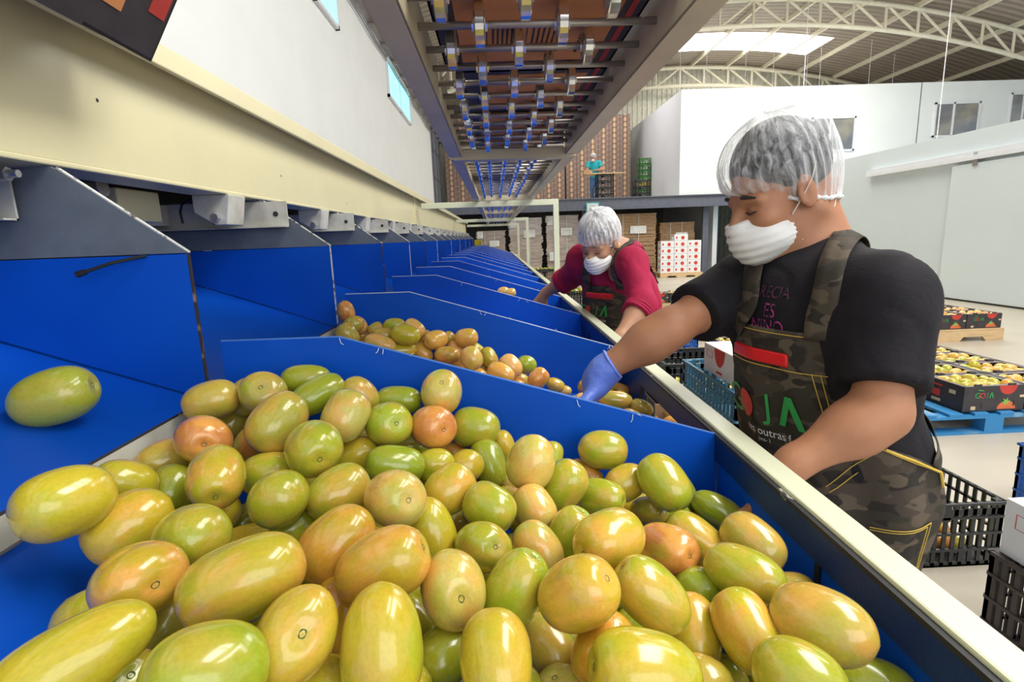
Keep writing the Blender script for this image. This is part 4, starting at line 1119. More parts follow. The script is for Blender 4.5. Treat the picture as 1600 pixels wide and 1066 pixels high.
# ================================================================ PEOPLE
def sub_eval(Fld, gx, gy, gz, pr, k):
    """blend one primitive into the distance grid"""
    kind = pr['t']; m = pr.get('m', .07)
    if kind == 'c':
        a, b = np.array(pr['a'], float), np.array(pr['b'], float); R = max(pr['ra'], pr['rb'])
        lo = np.minimum(a, b) - R - m; hi = np.maximum(a, b) + R + m
    else:
        c = np.array(pr['c'], float); r = np.array(pr['r'], float); R = r.max(); lo = c - R - m; hi = c + R + m
    ix = [np.searchsorted(g, lo[i]) for i, g in enumerate((gx, gy, gz))]; jx = [np.searchsorted(g, hi[i]) for i, g in enumerate((gx, gy, gz))]
    if any(j <= i for i, j in zip(ix, jx)): return
    s = tuple(slice(i, j) for i, j in zip(ix, jx))
    X = gx[s[0]][:, None, None]; Y = gy[s[1]][None, :, None]; Z = gz[s[2]][None, None, :]
    if kind == 'c':
        d = b - a; L2 = max(d @ d, 1e-9); px, py, pz = X - a[0], Y - a[1], Z - a[2]
        t = np.clip((px * d[0] + py * d[1] + pz * d[2]) / L2, 0, 1)
        dist = np.sqrt((px - t * d[0]) ** 2 + (py - t * d[1]) ** 2 + (pz - t * d[2]) ** 2) - (pr['ra'] + (pr['rb'] - pr['ra']) * t)
    else:
        Rm = np.array(pr.get('R', np.eye(3)), float)      # rows = local axes
        px, py, pz = X - c[0], Y - c[1], Z - c[2]
        q = [Rm[i, 0] * px + Rm[i, 1] * py + Rm[i, 2] * pz for i in range(3)]
        k0 = np.sqrt(sum((q[i] / r[i]) ** 2 for i in range(3))); k1 = np.sqrt(sum((q[i] / r[i] ** 2) ** 2 for i in range(3))) + 1e-9
        dist = k0 * (k0 - 1) / k1
    for (pt, nn) in pr.get('cut', []):
        dist = np.maximum(dist, (X - pt[0]) * nn[0] + (Y - pt[1]) * nn[1] + (Z - pt[2]) * nn[2])
    A = Fld[s]; kk = pr.get('k', k)
    if pr.get('op') == 'sub':
        B = -dist; h = np.clip(.5 + .5 * (A - B) / -kk, 0, 1) if False else None
        h = np.clip(.5 - .5 * (A - B) / kk, 0, 1); Fld[s] = A * (1 - h) + B * h + kk * h * (1 - h)
    elif kk <= 1e-5: Fld[s] = np.minimum(A, dist)
    else:
        h = np.clip(.5 + .5 * (A - dist) / kk, 0, 1); Fld[s] = A * (1 - h) + dist * h - kk * h * (1 - h)
def sdf_mesh(name, prims, gx, gy, gz, k=.03, m=None, planes=(), fn=None):
    gx, gy, gz = (np.array(g, np.float32) for g in (gx, gy, gz))
    Fl = np.ones((len(gx), len(gy), len(gz)), np.float32) * .3
    for pr in prims: sub_eval(Fl, gx, gy, gz, pr, k)
    for pt, nn in planes:
        Fl = np.maximum(Fl, (gx[:, None, None] - pt[0]) * nn[0] + (gy[None, :, None] - pt[1]) * nn[1] + (gz[None, None, :] - pt[2]) * nn[2])
    S = Fl < 0; nx, ny, nz = S.shape
    cs = [S[i:nx - 1 + i, j:ny - 1 + j, l:nz - 1 + l] for i in (0, 1) for j in (0, 1) for l in (0, 1)]
    anyc = np.zeros_like(cs[0]); allc = np.ones_like(cs[0])
    for c in cs: anyc |= c; allc &= c
    act = anyc & ~allc; ids = -np.ones(act.shape, np.int64); I, J, K = np.nonzero(act); ids[I, J, K] = np.arange(len(I))
    acc = np.zeros((len(I), 3)); cnt = np.zeros(len(I)); G = (gx, gy, gz)
    for ax in range(3):
        for o1 in (0, 1):
            for o2 in (0, 1):
                off = [0, 0, 0]; oth = [q for q in range(3) if q != ax]; off[oth[0]] = o1; off[oth[1]] = o2
                a = (I + off[0], J + off[1], K + off[2]); off2 = list(off); off2[ax] += 1; b_ = (I + off2[0], J + off2[1], K + off2[2])
                fa, fb = Fl[a], Fl[b_]; cr = (fa < 0) != (fb < 0); t = np.where(cr, fa / np.where(cr, fa - fb, 1), 0)
                for q in range(3):
                    pa = G[q][a[q]]; pb_ = G[q][b_[q]]; acc[:, q] += np.where(cr, pa + (pb_ - pa) * t, 0)
                cnt += cr
    V = acc / cnt[:, None]; faces = []
    for ax in range(3):
        sl0 = [slice(None)] * 3; sl1 = [slice(None)] * 3; sl0[ax] = slice(0, -1); sl1[ax] = slice(1, None)
        A_, B_ = S[tuple(sl0)], S[tuple(sl1)]; E_ = np.nonzero(A_ != B_); ins = A_[E_]
        oth = [q for q in range(3) if q != ax]
        ok = np.ones(len(E_[0]), bool)
        for q in oth: ok &= (E_[q] > 0) & (E_[q] < S.shape[q] - 1)
        E2 = [e[ok] for e in E_]; ins = ins[ok]
        def idx(d1, d2):
            e = [e_.copy() for e_ in E2]; e[oth[0]] -= d1; e[oth[1]] -= d2; return ids[e[0], e[1], e[2]]
        q4 = np.stack([idx(1, 1), idx(0, 1), idx(0, 0), idx(1, 0)], 1)
        flip = ins if ax != 1 else ~ins
        q4 = np.where(flip[:, None], q4, q4[:, ::-1]); faces.append(q4)
    Q = np.concatenate(faces); Q = Q[(Q >= 0).all(1)]
    if fn is not None: V = fn(V)
    me = bpy.data.meshes.new(name); me.from_pydata(V.tolist(), [], Q.tolist())
    if m is not None: me.materials.append(m)
    me.polygons.foreach_set('use_smooth', [True] * len(me.polygons)); me.update(); return me
def axis_grid(lo, hi, fine, df, dc):
    """coordinates from lo to hi, spacing dc, refined to df inside the fine intervals"""
    out = [lo]
    while out[-1] < hi:
        x = out[-1]; d = dc
        for a, b in fine:
            if a - .02 <= x <= b + .02: d = df
        out.append(x + d)
    return out
def C_(a, b, ra, rb=None, **k): return dict(t='c', a=tuple(a), b=tuple(b), ra=ra, rb=ra if rb is None else rb, **k)
def E_(c, r, R=None, **k):
    d = dict(t='e', c=tuple(c), r=tuple(r), **k)
    if R is not None: d['R'] = R
    return d
V3 = lambda *a: Vector(a)
def frame(fwd, up=(0, 0, 1)):
    f = Vector(fwd).normalized(); l = Vector(up).cross(f).normalized(); u = f.cross(l); return f, l, u   # forward, left, up
def hand_prims(W, d, pn, side, s=1.0, curl=.5, thick=0.0):
    """W wrist, d direction of the fingers, pn palm normal, side: direction of the thumb; returns capsules"""
    d = Vector(d).normalized(); pn = Vector(pn); pn = (pn - d * pn.dot(d)).normalized(); sd = Vector(side); sd = (sd - d * sd.dot(d) - pn * sd.dot(pn)).normalized()
    P = []; W = Vector(W)
    k0 = W + d * .03 * s; kn = [W + d * (.092 - .004 * abs(i - 1)) * s + sd * (.031 - .0205 * i) * s for i in range(4)]
    P.append(C_(W - d * .02 * s, W + d * .02 * s, .027 * s + thick, .026 * s + thick, k=.02))
    for i in range(4): P.append(C_(W + d * .02 * s + sd * (.016 - .0105 * i) * s, kn[i], .0155 * s + thick, .0118 * s + thick, k=.012))
    Ls = [(.042, .026, .021), (.047, .03, .022), (.044, .028, .021), (.034, .021, .018)]
    for i in range(4):
        p = kn[i]; ang = curl * (.35 + .06 * i); dr = d + sd * (.08 - .055 * i)
        for j, L in enumerate(Ls[i]):
            ang2 = ang * (1, 2.1, 3.0)[j]; dd = (dr * math.cos(ang2) + pn * math.sin(ang2)).normalized()
            q = p + dd * L * s; r0 = (.0098, .0088, .0078)[j] * s + thick; P.append(C_(p, q, r0, r0 * .92, k=.004)); p = q
    b = W + d * .025 * s + sd * .022 * s
    t1 = b + (d * .55 + sd * .75 + pn * .35).normalized() * .045 * s; t2 = t1 + (d * .8 + sd * .35 + pn * .5).normalized() * .034 * s; t3 = t2 + (d * .9 + pn * .4).normalized() * .026 * s
    P += [C_(b, t1, .0155 * s + thick, .0118 * s + thick, k=.012), C_(t1, t2, .0112 * s + thick, .0098 * s + thick, k=.004), C_(t2, t3, .0098 * s + thick, .0082 * s + thick, k=.004)]
    return P
def head_prims(H, f, l, u, s=1.0):
    def P(a, b, c): return Vector(H) + f * a * s + l * b * s + u * c * s
    R = [list(f), list(l), list(u)]
    p = [E_(P(-.006, 0, -.002), (.092 * s, .076 * s, .088 * s), R, k=.02), E_(P(.035, 0, -.075), (.062 * s, .060 * s, .078 * s), R, k=.03),
         E_(P(.058, 0, -.05), (.042 * s, .056 * s, .05 * s), R, k=.02),
         C_(P(.03, 0, -.125), P(.068, 0, -.145), .034 * s, .024 * s, k=.025)]
    for q in (-1, 1):
        p += [C_(P(-.015, .056 * q, -.09), P(.055, .022 * q, -.145), .021 * s, .018 * s, k=.025),
              E_(P(.072, .038 * q, -.075), (.022 * s, .022 * s, .018 * s), R, k=.02),
              C_(P(.091, .018 * q, -.030), P(.080, .050 * q, -.034), .009 * s, .007 * s, k=.012),
              E_(P(.100, .031 * q, -.050), (.014 * s, .017 * s, .011 * s), R, op='sub', k=.012),
              E_(P(.079, .031 * q, -.051), (.0145 * s, .0155 * s, .0135 * s), R, k=.003),
              E_(P(.006, .080 * q, -.050), (.019 * s, .007 * s, .033 * s), R, k=.006), E_(P(.014, .087 * q, -.052), (.009 * s, .004 * s, .018 * s), R, op='sub', k=.004),
              E_(P(.108, .012 * q, -.088), (.010 * s, .008 * s, .007 * s), R, k=.006)]
    p += [C_(P(.098, 0, -.045), P(.122, 0, -.082), .0085 * s, .0125 * s, k=.010), C_(P(.098, -.018, -.117), P(.098, .018, -.117), .008 * s, .008 * s, k=.010)]
    return p
def build_person(J):
    """J: joints in world space; returns the root with body, hair, clothing"""
    s = J.get('s', 1.0); f, l, u = frame(J['face']); cf, cl, cu = frame(J['chest_dir'])
    root = empty('person', J['root']); rl = Vector(J['root'])
    pel, che, nk, H = (Vector(J[q]) for q in ('pelvis', 'chest', 'neck', 'head'))
    tilt = (che - pel).normalized(); bl = cl; bf = bl.cross(tilt).normalized() * 1; bf = -bf if bf.dot(cf) < 0 else bf
    RT = [list(bf), list(bl), list(tilt)]; g = J.get('girth', 1.0)
    pR = frame(J.get('hip_dir', J['chest_dir'])); RP = [list(pR[0]), list(pR[1]), [0, 0, 1]]
    def torso(th, kk=.06):
        mid = pel.lerp(che, .5)
        t = [E_(pel, (.125 * s * g + th, .165 * s * g + th, .13 * s + th), RP, k=kk), E_(mid + bf * .012, (.125 * s * g + th, .155 * s * g + th, .17 * s + th), RT, k=kk),
             E_(che, (.118 * s * g + th, .168 * s * g + th, .17 * s + th), RT, k=kk)]
        for q in ('L', 'R'):
            S = Vector(J['S' + q]); t.append(C_(che + tilt * .07 * s, S, .080 * s + th, .050 * s + th, k=.05)); t.append(C_(nk - tilt * .02, S.lerp(nk, .25) - tilt * .01, .050 * s + th * .8, .044 * s + th * .8, k=.05))
        return t
    body = torso(0) + head_prims(H, f, l, u, s)
    body += [C_(H - f * .035 * s - u * .075 * s, nk, .055 * s, .062 * s, k=.03), C_(H + f * .015 * s - u * .10 * s, nk + bf * .03, .042 * s, .05 * s, k=.03)]
    bones = []
    for q in ('L', 'R'):
        S, Eb, W = (Vector(J[x + q]) for x in 'SEW'); fa = J.get('fa', 1.0)
        m1 = S.lerp(Eb, .45); m2 = Eb.lerp(W, .3)
        body += [C_(S, m1, .054 * s * fa, .049 * s * fa, k=.03), C_(m1, Eb, .049 * s * fa, .040 * s * fa, k=.03), C_(Eb, m2, .041 * s * fa, .043 * s * fa, k=.03), C_(m2, W, .043 * s * fa, .0265 * s * fa, k=.03)]
        hd = J['H' + q]; body += hand_prims(W + Vector(hd[0]).normalized() * .015, hd[0], hd[1], hd[2], s * J.get('hs', 1.0), hd[3])
        hp = pel + pR[1] * (.085 if q == 'L' else -.085) * s - V3(0, 0, .06 * s); K = Vector(J['K' + q]); A = Vector(J['A' + q])
        bones.append((hp, K, A)); body += [C_(hp, K, .088 * s * g, .056 * s, k=.04), C_(K, K.lerp(A, .35), .055 * s, .056 * s, k=.03), C_(K.lerp(A, .35), A, .056 * s, .038 * s, k=.03), C_(A, A + V3(*J['foot']) * .16 * s - V3(0, 0, .03), .036 * s, .03 * s, k=.03)]
    lo = np.array([1e9] * 3); hi = -lo
    for p in body:
        for key in ('a', 'b', 'c'):
            if key in p and not isinstance(p[key], float): lo = np.minimum(lo, p[key]); hi = np.maximum(hi, p[key])
    lo -= .16; hi += .16
    df, dc = J.get('res', (.0045, .012))
    fb = [(H - V3(.15, .15, .19) * s, H + V3(.15, .15, .13) * s)]
    for q in 'LR':
        if J.get('fine' + q): W = Vector(J['W' + q]); dd = Vector(J['H' + q][0]).normalized(); c = W + dd * .08; fb.append((c - V3(.1, .1, .1), c + V3(.1, .1, .1)))
    gs = [axis_grid(lo[i], hi[i], [(a[i], b[i]) for a, b in fb], df, dc) for i in range(3)]
    def gr(l_, h_, d): return [np.arange(l_[i], h_[i] + d, d) for i in range(3)]
    def loc(me):
        me.transform(Matrix.Translation(-rl)); return me
    bo = link('body', loc(sdf_mesh('body', body, *gs, k=.03, m=J['skin'])), root)
    # T-shirt or shirt: torso plus sleeves, cut at hem
    th = .014; sh = torso(th)
    for q in 'LR':
        S, Eb, W = (Vector(J[x + q]) for x in 'SEW'); ft = J['sleeve' + q]
        if ft <= 1:
            e = S.lerp(Eb, ft); dr = (Eb - S).normalized(); sh.append(C_(S, e + dr * .03, .064 * s, .068 * s, k=.05, cut=[(tuple(e), tuple(dr))]))
        else:
            e = Eb.lerp(W, ft - 1); dr = (W - Eb).normalized(); sh += [C_(S, Eb, .060 * s, .058 * s, k=.05), C_(Eb, e + dr * .03, .060 * s, .056 * s, k=.03, cut=[(tuple(e), tuple(dr))])]
    for sp in J.get('shirt_sub', []): sh.append(sp)
    hem = pel - V3(0, 0, J.get('hem', .08))
    amp = J.get('fold', .004)
    def folds(V):
        out = V.copy()
        for i in range(len(V)):
            p = Vector(V[i]); n1 = noise.noise(p * 9 + V3(3, 1, 7)); n2 = noise.noise(Vector((p.x * 20, p.y * 20, p.z * 8)))
            q = abs(noise.noise(Vector((p.x * 7 + p.z * 5, p.y * 7, p.z * 10 - p.x * 4))))
            d = p - (pel.lerp(che, min(1, max(0, (p.z - pel.z) / max(.01, che.z - pel.z))))); d.z *= .3; d = d.normalized()
            out[i] = p + d * (n1 * amp + n2 * amp * .5 - (.12 - q) * amp * 3 * (q < .12))
        return out
    lo2 = np.minimum.reduce([np.array(J[x]) for x in ('pelvis', 'chest', 'SL', 'SR', 'EL', 'ER', 'neck')]) - .26; hi2 = np.maximum.reduce([np.array(J[x]) for x in ('pelvis', 'chest', 'SL', 'SR', 'EL', 'ER', 'neck')]) + .26
    rs = J.get('shirt_res', .008)
    shirt = link('shirt', loc(sdf_mesh('shirt', sh, *gr(lo2, hi2, rs), k=.05, m=J['shirt_mat'], planes=[(tuple(hem), (0, 0, -1))], fn=folds)), root)
    tm = sdf_mesh('torso_guide', torso(th)[:3] + [C_(pel - V3(0, 0, .1), pel - V3(0, 0, .45), .15 * s * g, .13 * s * g, k=.06)], *gr([pel[i] - (.4, .4, .5)[i] for i in range(3)], [che[i] + .4 for i in range(3)], .012), k=.05)
    guide = ([v.co.copy() for v in tm.vertices], [tuple(q.vertices) for q in tm.polygons]); bpy.data.meshes.remove(tm)
    tm = sdf_mesh('strap_guide', torso(th), *gr([pel[i] - (.4, .4, .3)[i] for i in range(3)], [che[i] + .4 for i in range(3)], .012), k=.05)
    guide2 = ([v.co.copy() for v in tm.vertices], [tuple(q.vertices) for q in tm.polygons]); bpy.data.meshes.remove(tm)
    pants = [E_(pel - V3(0, 0, .03), (.135 * s * g, .175 * s * g, .12 * s), RP, k=.05)]
    for hp, K, A in bones: pants += [C_(hp, K, .098 * s * g, .07 * s, k=.04), C_(K, A + V3(0, 0, .05), .07 * s, .062 * s, k=.03)]
    b0 = [min(p[i] for b in bones for p in b) - .2 for i in range(3)]; b1 = [max(p[i] for b in bones for p in b) + .22 for i in range(3)]
    trousers = link('trousers', loc(sdf_mesh('trousers', pants, *gr(b0, b1, .016), k=.04, m=J['pants_mat'])), root)
    for (hp, K, A) in bones:
        ff = V3(*J['foot']); sp = [C_(A - V3(0, 0, .03), A + V3(0, 0, .04), .05 * s, .05 * s, k=.03), C_(A - V3(0, 0, .045) - ff * .05, A + ff * .17 * s - V3(0, 0, .05), .045 * s, .04 * s, k=.03)]
        lo_ = [A[i] - .3 for i in range(3)]; hi_ = [A[i] + .3 for i in range(3)]
        link('shoe', loc(sdf_mesh('shoe', sp, *gr(lo_, hi_, .012), k=.03, m=M['shoe'], planes=[((0, 0, A.z - .085), (0, 0, -1))])), root)
    # hair cap
    hp_ = [E_(Vector(H) + f * -.008 * s + u * .003 * s, (.095 * s, .081 * s, .092 * s), [list(f), list(l), list(u)])]
    hl = Vector(H) + f * .078 * s + u * .01 * s; nn = (-u * .62 + f * .78).normalized()
    hr = 17; glo = [H[i] - .14 for i in range(3)]; ghi = [H[i] + .14 for i in range(3)]
    cutn = (f * .55 - u * .83).normalized(); cp = Vector(H) - f * .005 * s - u * .055 * s
    link('hair', loc(sdf_mesh('hair', hp_, *gr(glo, ghi, .006), k=.01, m=J['hair_mat'], planes=[(tuple(hl), tuple(nn)), (tuple(cp), tuple(cutn))])), root)
    # hair net, a gathered shell with an elastic hem
    def netpt(th_, ph, off=0.0, j=0):
        # th_: 0 at the crown .. 1 at the hem; ph around
        cf_, sf_ = math.cos(ph), math.sin(ph)
        fx, sx = (.121 if cf_ > 0 else .103) * s, .091 * s
        hz = (-.028 - .036 * (1 - cf_) - .012 * sf_ * sf_) * s          # hem height: high on the brow, low at the nape
        el = th_ * (PI / 2 + .30); rr = math.sin(el) if el < PI / 2 else 1 - .12 * ((el - PI / 2) / .30) ** 2; zc = math.cos(el)
        top = .100 * s; z = top * zc if zc > 0 else 0
        if el > PI / 2: z = hz * (el - PI / 2) / .30 
        else: z = (top) * zc
        bag = .008 * s * (math.sin(PI * min(1, th_ * 1.05)) ** 2) * (1 - .35 * cf_)
        puck = (.0032 * math.sin(34 * ph + 2 * math.sin(3 * ph)) + .0015 * math.sin(71 * ph)) * s * (th_ ** 1.5)
        low = .0085 * s * noise.noise(Vector((cf_ * 2.2, sf_ * 2.2, th_ * 3 + J.get('seed', 0))))
        k = rr * (1 + 0) * 1.0; tight = 1 - .10 * max(0, (th_ - .88) / .12)
        R_ = (1 + (bag + puck + low + off) / (.11 * s)) * tight
        return Vector(H) + f * (-.012 * s + fx * k * cf_ * R_) + l * (sx * k * sf_ * R_) + u * (.006 * s + z * (1 + (bag + low) / (.11 * s)))
    nu, nv = (170, 34) if s > .5 and J.get('detail', 1) else (36, 12)
    vs = []; uvs = []
    for j in range(nv + 1):
        for i in range(nu + 1):
            vs.append(netpt(j / nv, 2 * PI * i / nu) - rl); uvs.append((i / nu, j / nv))
    fs = [(j * (nu + 1) + i, (j + 1) * (nu + 1) + i, (j + 1) * (nu + 1) + i + 1, j * (nu + 1) + i + 1) for j in range(nv) for i in range(nu)]
    me = bpy.data.meshes.new('hair_net'); me.from_pydata(vs, [], fs); me.materials.append(J['net_mat']); uvl = me.uv_layers.new()
    for lp in me.loops: uvl.data[lp.index].uv = uvs[lp.vertex_index]
    net = link('hair_net', me, root, True)
    hm = MB(); n_ = 120; pts = []
    for i in range(n_ + 1):
        ph = 2 * PI * i / n_; p = netpt(1.0, ph) ; pts.append(p + u * .0012 * math.sin(60 * ph) * s)
    hm.tube(pts, [(.0042 + .0012 * math.sin(i * 1.9)) * s for i in range(n_ + 1)], 6, cap=False)
    ho = hm.build('elastic_hem', M['hem'], root, smooth=True); ho.parent = net
    # face mask
    def P(a, b, c): return Vector(H) + f * a * s + l * b * s + u * c * s
    Rh = [list(f), list(l), list(u)]
    mk = [E_(P(.060, 0, -.111), (.068 * s, .067 * s, .050 * s), Rh, k=.02), C_(P(.110, 0, -.073), P(.09, 0, -.13), .022 * s, .028 * s, k=.03)]
    tn = (u * .94 + f * .05 + l * 0).normalized(); tp = P(.12, 0, -.066)
    bn = (-f * .97 + u * .1).normalized(); bp_ = P(.022, 0, -.1)
    def pleat(V):
        q = V - np.array(H); a_ = q @ np.array(f); b_ = q @ np.array(l); c_ = q @ np.array(u); fall = np.clip((a_ / s - .03) / .05, 0, 1)
        k_ = .0017 * s * np.sin((c_ / s + .4 * b_ ** 2 / s) * 2 * PI / .017) * fall + .0016 * s * np.sin(c_ / s * 2 * PI / .009 + b_ * 30) * (1 - fall)
        return V + k_[:, None] * (np.array(f) * fall[:, None] + np.array(l) * np.sign(b_)[:, None] * (1 - fall[:, None]))
    link('face_mask', loc(sdf_mesh('face_mask', mk, *gr([H[i] - .2 for i in range(3)], [H[i] + .2 for i in range(3)], .0038), k=.02, m=M['mask'], planes=[(tuple(tp), tuple(tn)), (tuple(bp_), tuple(bn))], fn=pleat)), root)
    st = MB()
    for q in (-1, 1):
        st = MB(); st.tube([P(.035, .064 * q, -.082), P(.02, .078 * q, -.06), P(.0, .094 * q, -.03), P(-.01, .100 * q, -.005)], .0011 * s, 5)
        st.tube([P(.03, .063 * q, -.135), P(-.01, .066 * q, -.125), P(-.05, .062 * q, -.10), P(-.09, .03 * q, -.075)], .0011 * s, 5); st.build('elastic_string', M['p_white'], root)
    
    for q in (-1, 1):
        MB().tube([P(.094, .014 * q, -.024), P(.098, .030 * q, -.020), P(.085, .050 * q, -.028)], [.003 * s, .0045 * s, .002 * s], 6).build('eyebrow', J['hair_mat'], root)
        MB().tube([P(.0945, .018 * q, -.052), P(.0965, .031 * q, -.056), P(.089, .045 * q, -.053)], [.0012 * s, .0018 * s, .001 * s], 5).build('eyelashes', M['hair'], root)
    return dict(guide=guide, guide2=guide2, root=root, body=bo, shirt=shirt, trousers=trousers, J=J, pel=pel, che=che, f=cf, l=cl, tilt=tilt, rl=rl, s=s)
def bvh_of(*objs, off):
    vs, fs = [], []
    for o in objs:
        n = len(vs); vs += [v.co + off for v in o.data.vertices]; fs += [tuple(i + n for i in p.vertices) for p in o.data.polygons]
    return BVHTree.FromPolygons(vs, fs)
class Wrap:
    def __init__(s, P, extra=()):
        s.P = P; s.rl = P['rl']; gv, gf = P['guide']; n = len(gv); s.strap = BVHTree.FromPolygons(*P['guide2'])
        s.bvh = BVHTree.FromPolygons(gv + [v.co + s.rl for v in P['trousers'].data.vertices], gf + [tuple(i + n for i in q.vertices) for q in P['trousers'].data.polygons])
    def axis(s, z):
        a, b = s.P['pel'], s.P['che']; t = (z - a.z) / (b.z - a.z); t = min(1.3, max(-.4, t)); return Vector((a.x + (b.x - a.x) * t, a.y + (b.y - a.y) * t, z)) if t > 0 else Vector((a.x, a.y, z))
    def hit(s, ph, z, bvh=None):
        A = s.axis(z); d = s.P['f'] * math.cos(ph) + s.P['l'] * math.sin(ph)
        h = (bvh or s.bvh).ray_cast(A + d * .6, -d, .62)
        return (A, d, (h[0] - A).length if h[0] is not None else None)
    def patch(s, name, rows, m, off=.008, parent=None, thick=.002, nph=40, hang=False, rfun=None, wav=0, bvh=None):
        """rows: list of (z, ph0, ph1) top to bottom"""
        nr = len(rows); R = [[None] * (nph + 1) for _ in rows]; vs = []
        for j, (z, p0, p1) in enumerate(rows):
            for i in range(nph + 1):
                ph = p0 + (p1 - p0) * i / nph; A, d, r = s.hit(ph, z, bvh)
                if r is None: r = (R[j - 1][i] or .15) if j else .15
                if hang and j and R[j - 1][i]: r = max(r, R[j - 1][i] - hang)
                R[j][i] = r
        for _ in range(2):
            for j in range(nr):
                R[j] = [max(R[j][i], (R[j][max(i - 1, 0)] + R[j][i] + R[j][min(i + 1, nph)]) / 3) for i in range(nph + 1)]
        for j, (z, p0, p1) in enumerate(rows):
            for i in range(nph + 1):
                ph = p0 + (p1 - p0) * i / nph; A = s.axis(z); d = s.P['f'] * math.cos(ph) + s.P['l'] * math.sin(ph)
                w_ = wav * math.sin(ph * 9 + z * 4) * min(1, j / nr * 2) if wav else 0
                vs.append(A + d * (R[j][i] + off + w_) - s.rl)
        fs = [(j * (nph + 1) + i, j * (nph + 1) + i + 1, (j + 1) * (nph + 1) + i + 1, (j + 1) * (nph + 1) + i) for j in range(nr - 1) for i in range(nph)]
        me = bpy.data.meshes.new(name); me.from_pydata([tuple(v) for v in vs], [], fs); me.materials.append(m)
        o = link(name, me, parent or s.P['root'], True); md = o.modifiers.new('thick', 'SOLIDIFY'); md.thickness = thick; md.offset = 1; return o
    def text(s, name, mbs, bvh, m, parent, off=.0015, sub=True):
        """mbs: 2D mesh list (verts in (phi, z)), laid on the cloth"""
        for vs, fs in mbs:
            out = MB(); V = []; bad = set()
            for ph, z in vs:
                A, d, r = s.hit(ph, z, bvh); V.append(A + d * ((r or .2) + off))
                if r is None: bad.add(len(V) - 1)
            out.add(V, [q for q in fs if not bad & set(q)]); o = out.build(name, m); o.parent = parent; o.data.transform(Matrix.Translation(-s.rl))
        return o
    def word(s, txt, ph0, z0, h, rad=.2, italic=0, sx=1):
        vs, fs = text_mesh(txt, h); return [(ph0 + (x + italic * y) * sx / rad, z0 + y) for x, y in vs], fs
def ribbon(bvh, pts, width, name, m, parent, rl, off=.006, n=40, thick=.002, side=None):
    """strap snapped on to the cloth along a polyline"""
    P = [Vector(p) for p in pts]; seg = [0]
    for a, b in zip(P, P[1:]): seg.append(seg[-1] + (b - a).length)
    C = []; NR = []
    for i in range(n + 1):
        t = seg[-1] * i / n; k = max(q for q in range(len(P) - 1) if seg[q] <= t + 1e-9); p = P[k].lerp(P[k + 1], (t - seg[k]) / (seg[k + 1] - seg[k]))
        h = bvh.find_nearest(p); C.append(h[0]); NR.append(h[1])
    for _ in range(3): C = [C[0]] + [(C[i - 1] + C[i] * 2 + C[i + 1]) / 4 for i in range(1, n)] + [C[-1]]; NR = [NR[0]] + [(NR[i - 1] + NR[i] + NR[i + 1]).normalized() for i in range(1, n)] + [NR[-1]]
    vs = []
    for i in range(n + 1):
        t = (C[min(i + 1, n)] - C[max(i - 1, 0)]).normalized(); w_ = t.cross(NR[i]).normalized() * width / 2
        for q in (-1, -.33, .33, 1):
            p = C[i] + w_ * q; h = bvh.find_nearest(p); pp = h[0] + h[1] * off; vs.append(pp.lerp(C[i] + w_ * q + NR[i] * off, .4) - rl)
    fs = [(i * 4 + q, i * 4 + q + 1, i * 4 + q + 5, i * 4 + q + 4) for i in range(n) for q in range(3)]
    me = bpy.data.meshes.new(name); me.from_pydata([tuple(v) for v in vs], [], fs); me.materials.append(m)
    o = link(name, me, parent, True); md = o.modifiers.new('thick', 'SOLIDIFY'); md.thickness = thick; md.offset = 0; return o

# ---- the person in the black T-shirt
J1 = dict(root=(.70, 1.04, 0), s=1.0, girth=.98, fa=.94, face=(-.93, -.08, -.36), chest_dir=(-.92, -.385, 0), hip_dir=(-.92, -.385, 0),
          pelvis=(.695, 1.04, .86), chest=(.640, 1.03, 1.10), neck=(.655, 1.07, 1.268), head=atY(1213, 264, 1.08),
          SL=(.655, .88, 1.208), EL=atY(1376, 645, .80), WL=(.465, .80, .955), SR=(.54, 1.19, 1.20), ER=atY(1046, 514, 1.09), WR=atY(940, 580, 1.11),
          HL=((-.5, .1, -.8), (-.6, .5, -.1), (-.1, .8, .3), .8), HR=((-.36, .08, -.86), (-.75, .1, .3), (.35, -.85, -.1), .35), hs=.92, fineR=True,
          KL=(.66, .95, .47), AL=(.66, .95, .085), KR=(.62, 1.16, .47), AR=(.66, 1.18, .085), foot=(-.95, -.2, 0),
          sleeveL=.80, sleeveR=.66, skin=M['skin'], shirt_mat=M['tshirt'], pants_mat=M['jeans'], hair_mat=M['hair'], net_mat=M['net'], hem=.10, fold=.0075)
W1 = build_person(J1)
tag(W1['root'], 'person in black T-shirt, camouflage apron, hair net and mask leaning over the near bins', 'person')
Hh = Vector(J1['head'])
# glove on the far hand
gW = Vector(J1['WR']); hd = J1['HR']; gp = hand_prims(gW + Vector(hd[0]).normalized() * .015, hd[0], hd[1], hd[2], .92, hd[3], .0014)
arm = (Vector(J1['ER']) - gW).normalized()
gp.append(C_(gW + Vector(hd[0]).normalized() * .02, gW + arm * .035, .031, .0335, k=.02, cut=[(tuple(gW + arm * .03), tuple(arm))]))
gc = gW + Vector(hd[0]).normalized() * .07
gm = sdf_mesh('glove', gp, *[np.arange(gc[i] - .16, gc[i] + .16, .0032) for i in range(3)], k=.01, m=M['glove']); gm.transform(Matrix.Translation(-W1['rl']))
gl = link('glove', gm, W1['root'])
cuff = MB(); o1 = arm.orthogonal().normalized(); o2_ = arm.cross(o1)
cuff.tube([gW + arm * .027 + (o1 * math.cos(a) + o2_ * math.sin(a)) * (.0335 + .001 * math.sin(5 * a)) for a in [2 * PI * i / 40 for i in range(41)]], .0022, 6, cap=False)
cu = cuff.build('cuff_bead', M['glove'], W1['root'], smooth=True); cu.parent = gl
wr = Wrap(W1)
D2R = math.radians
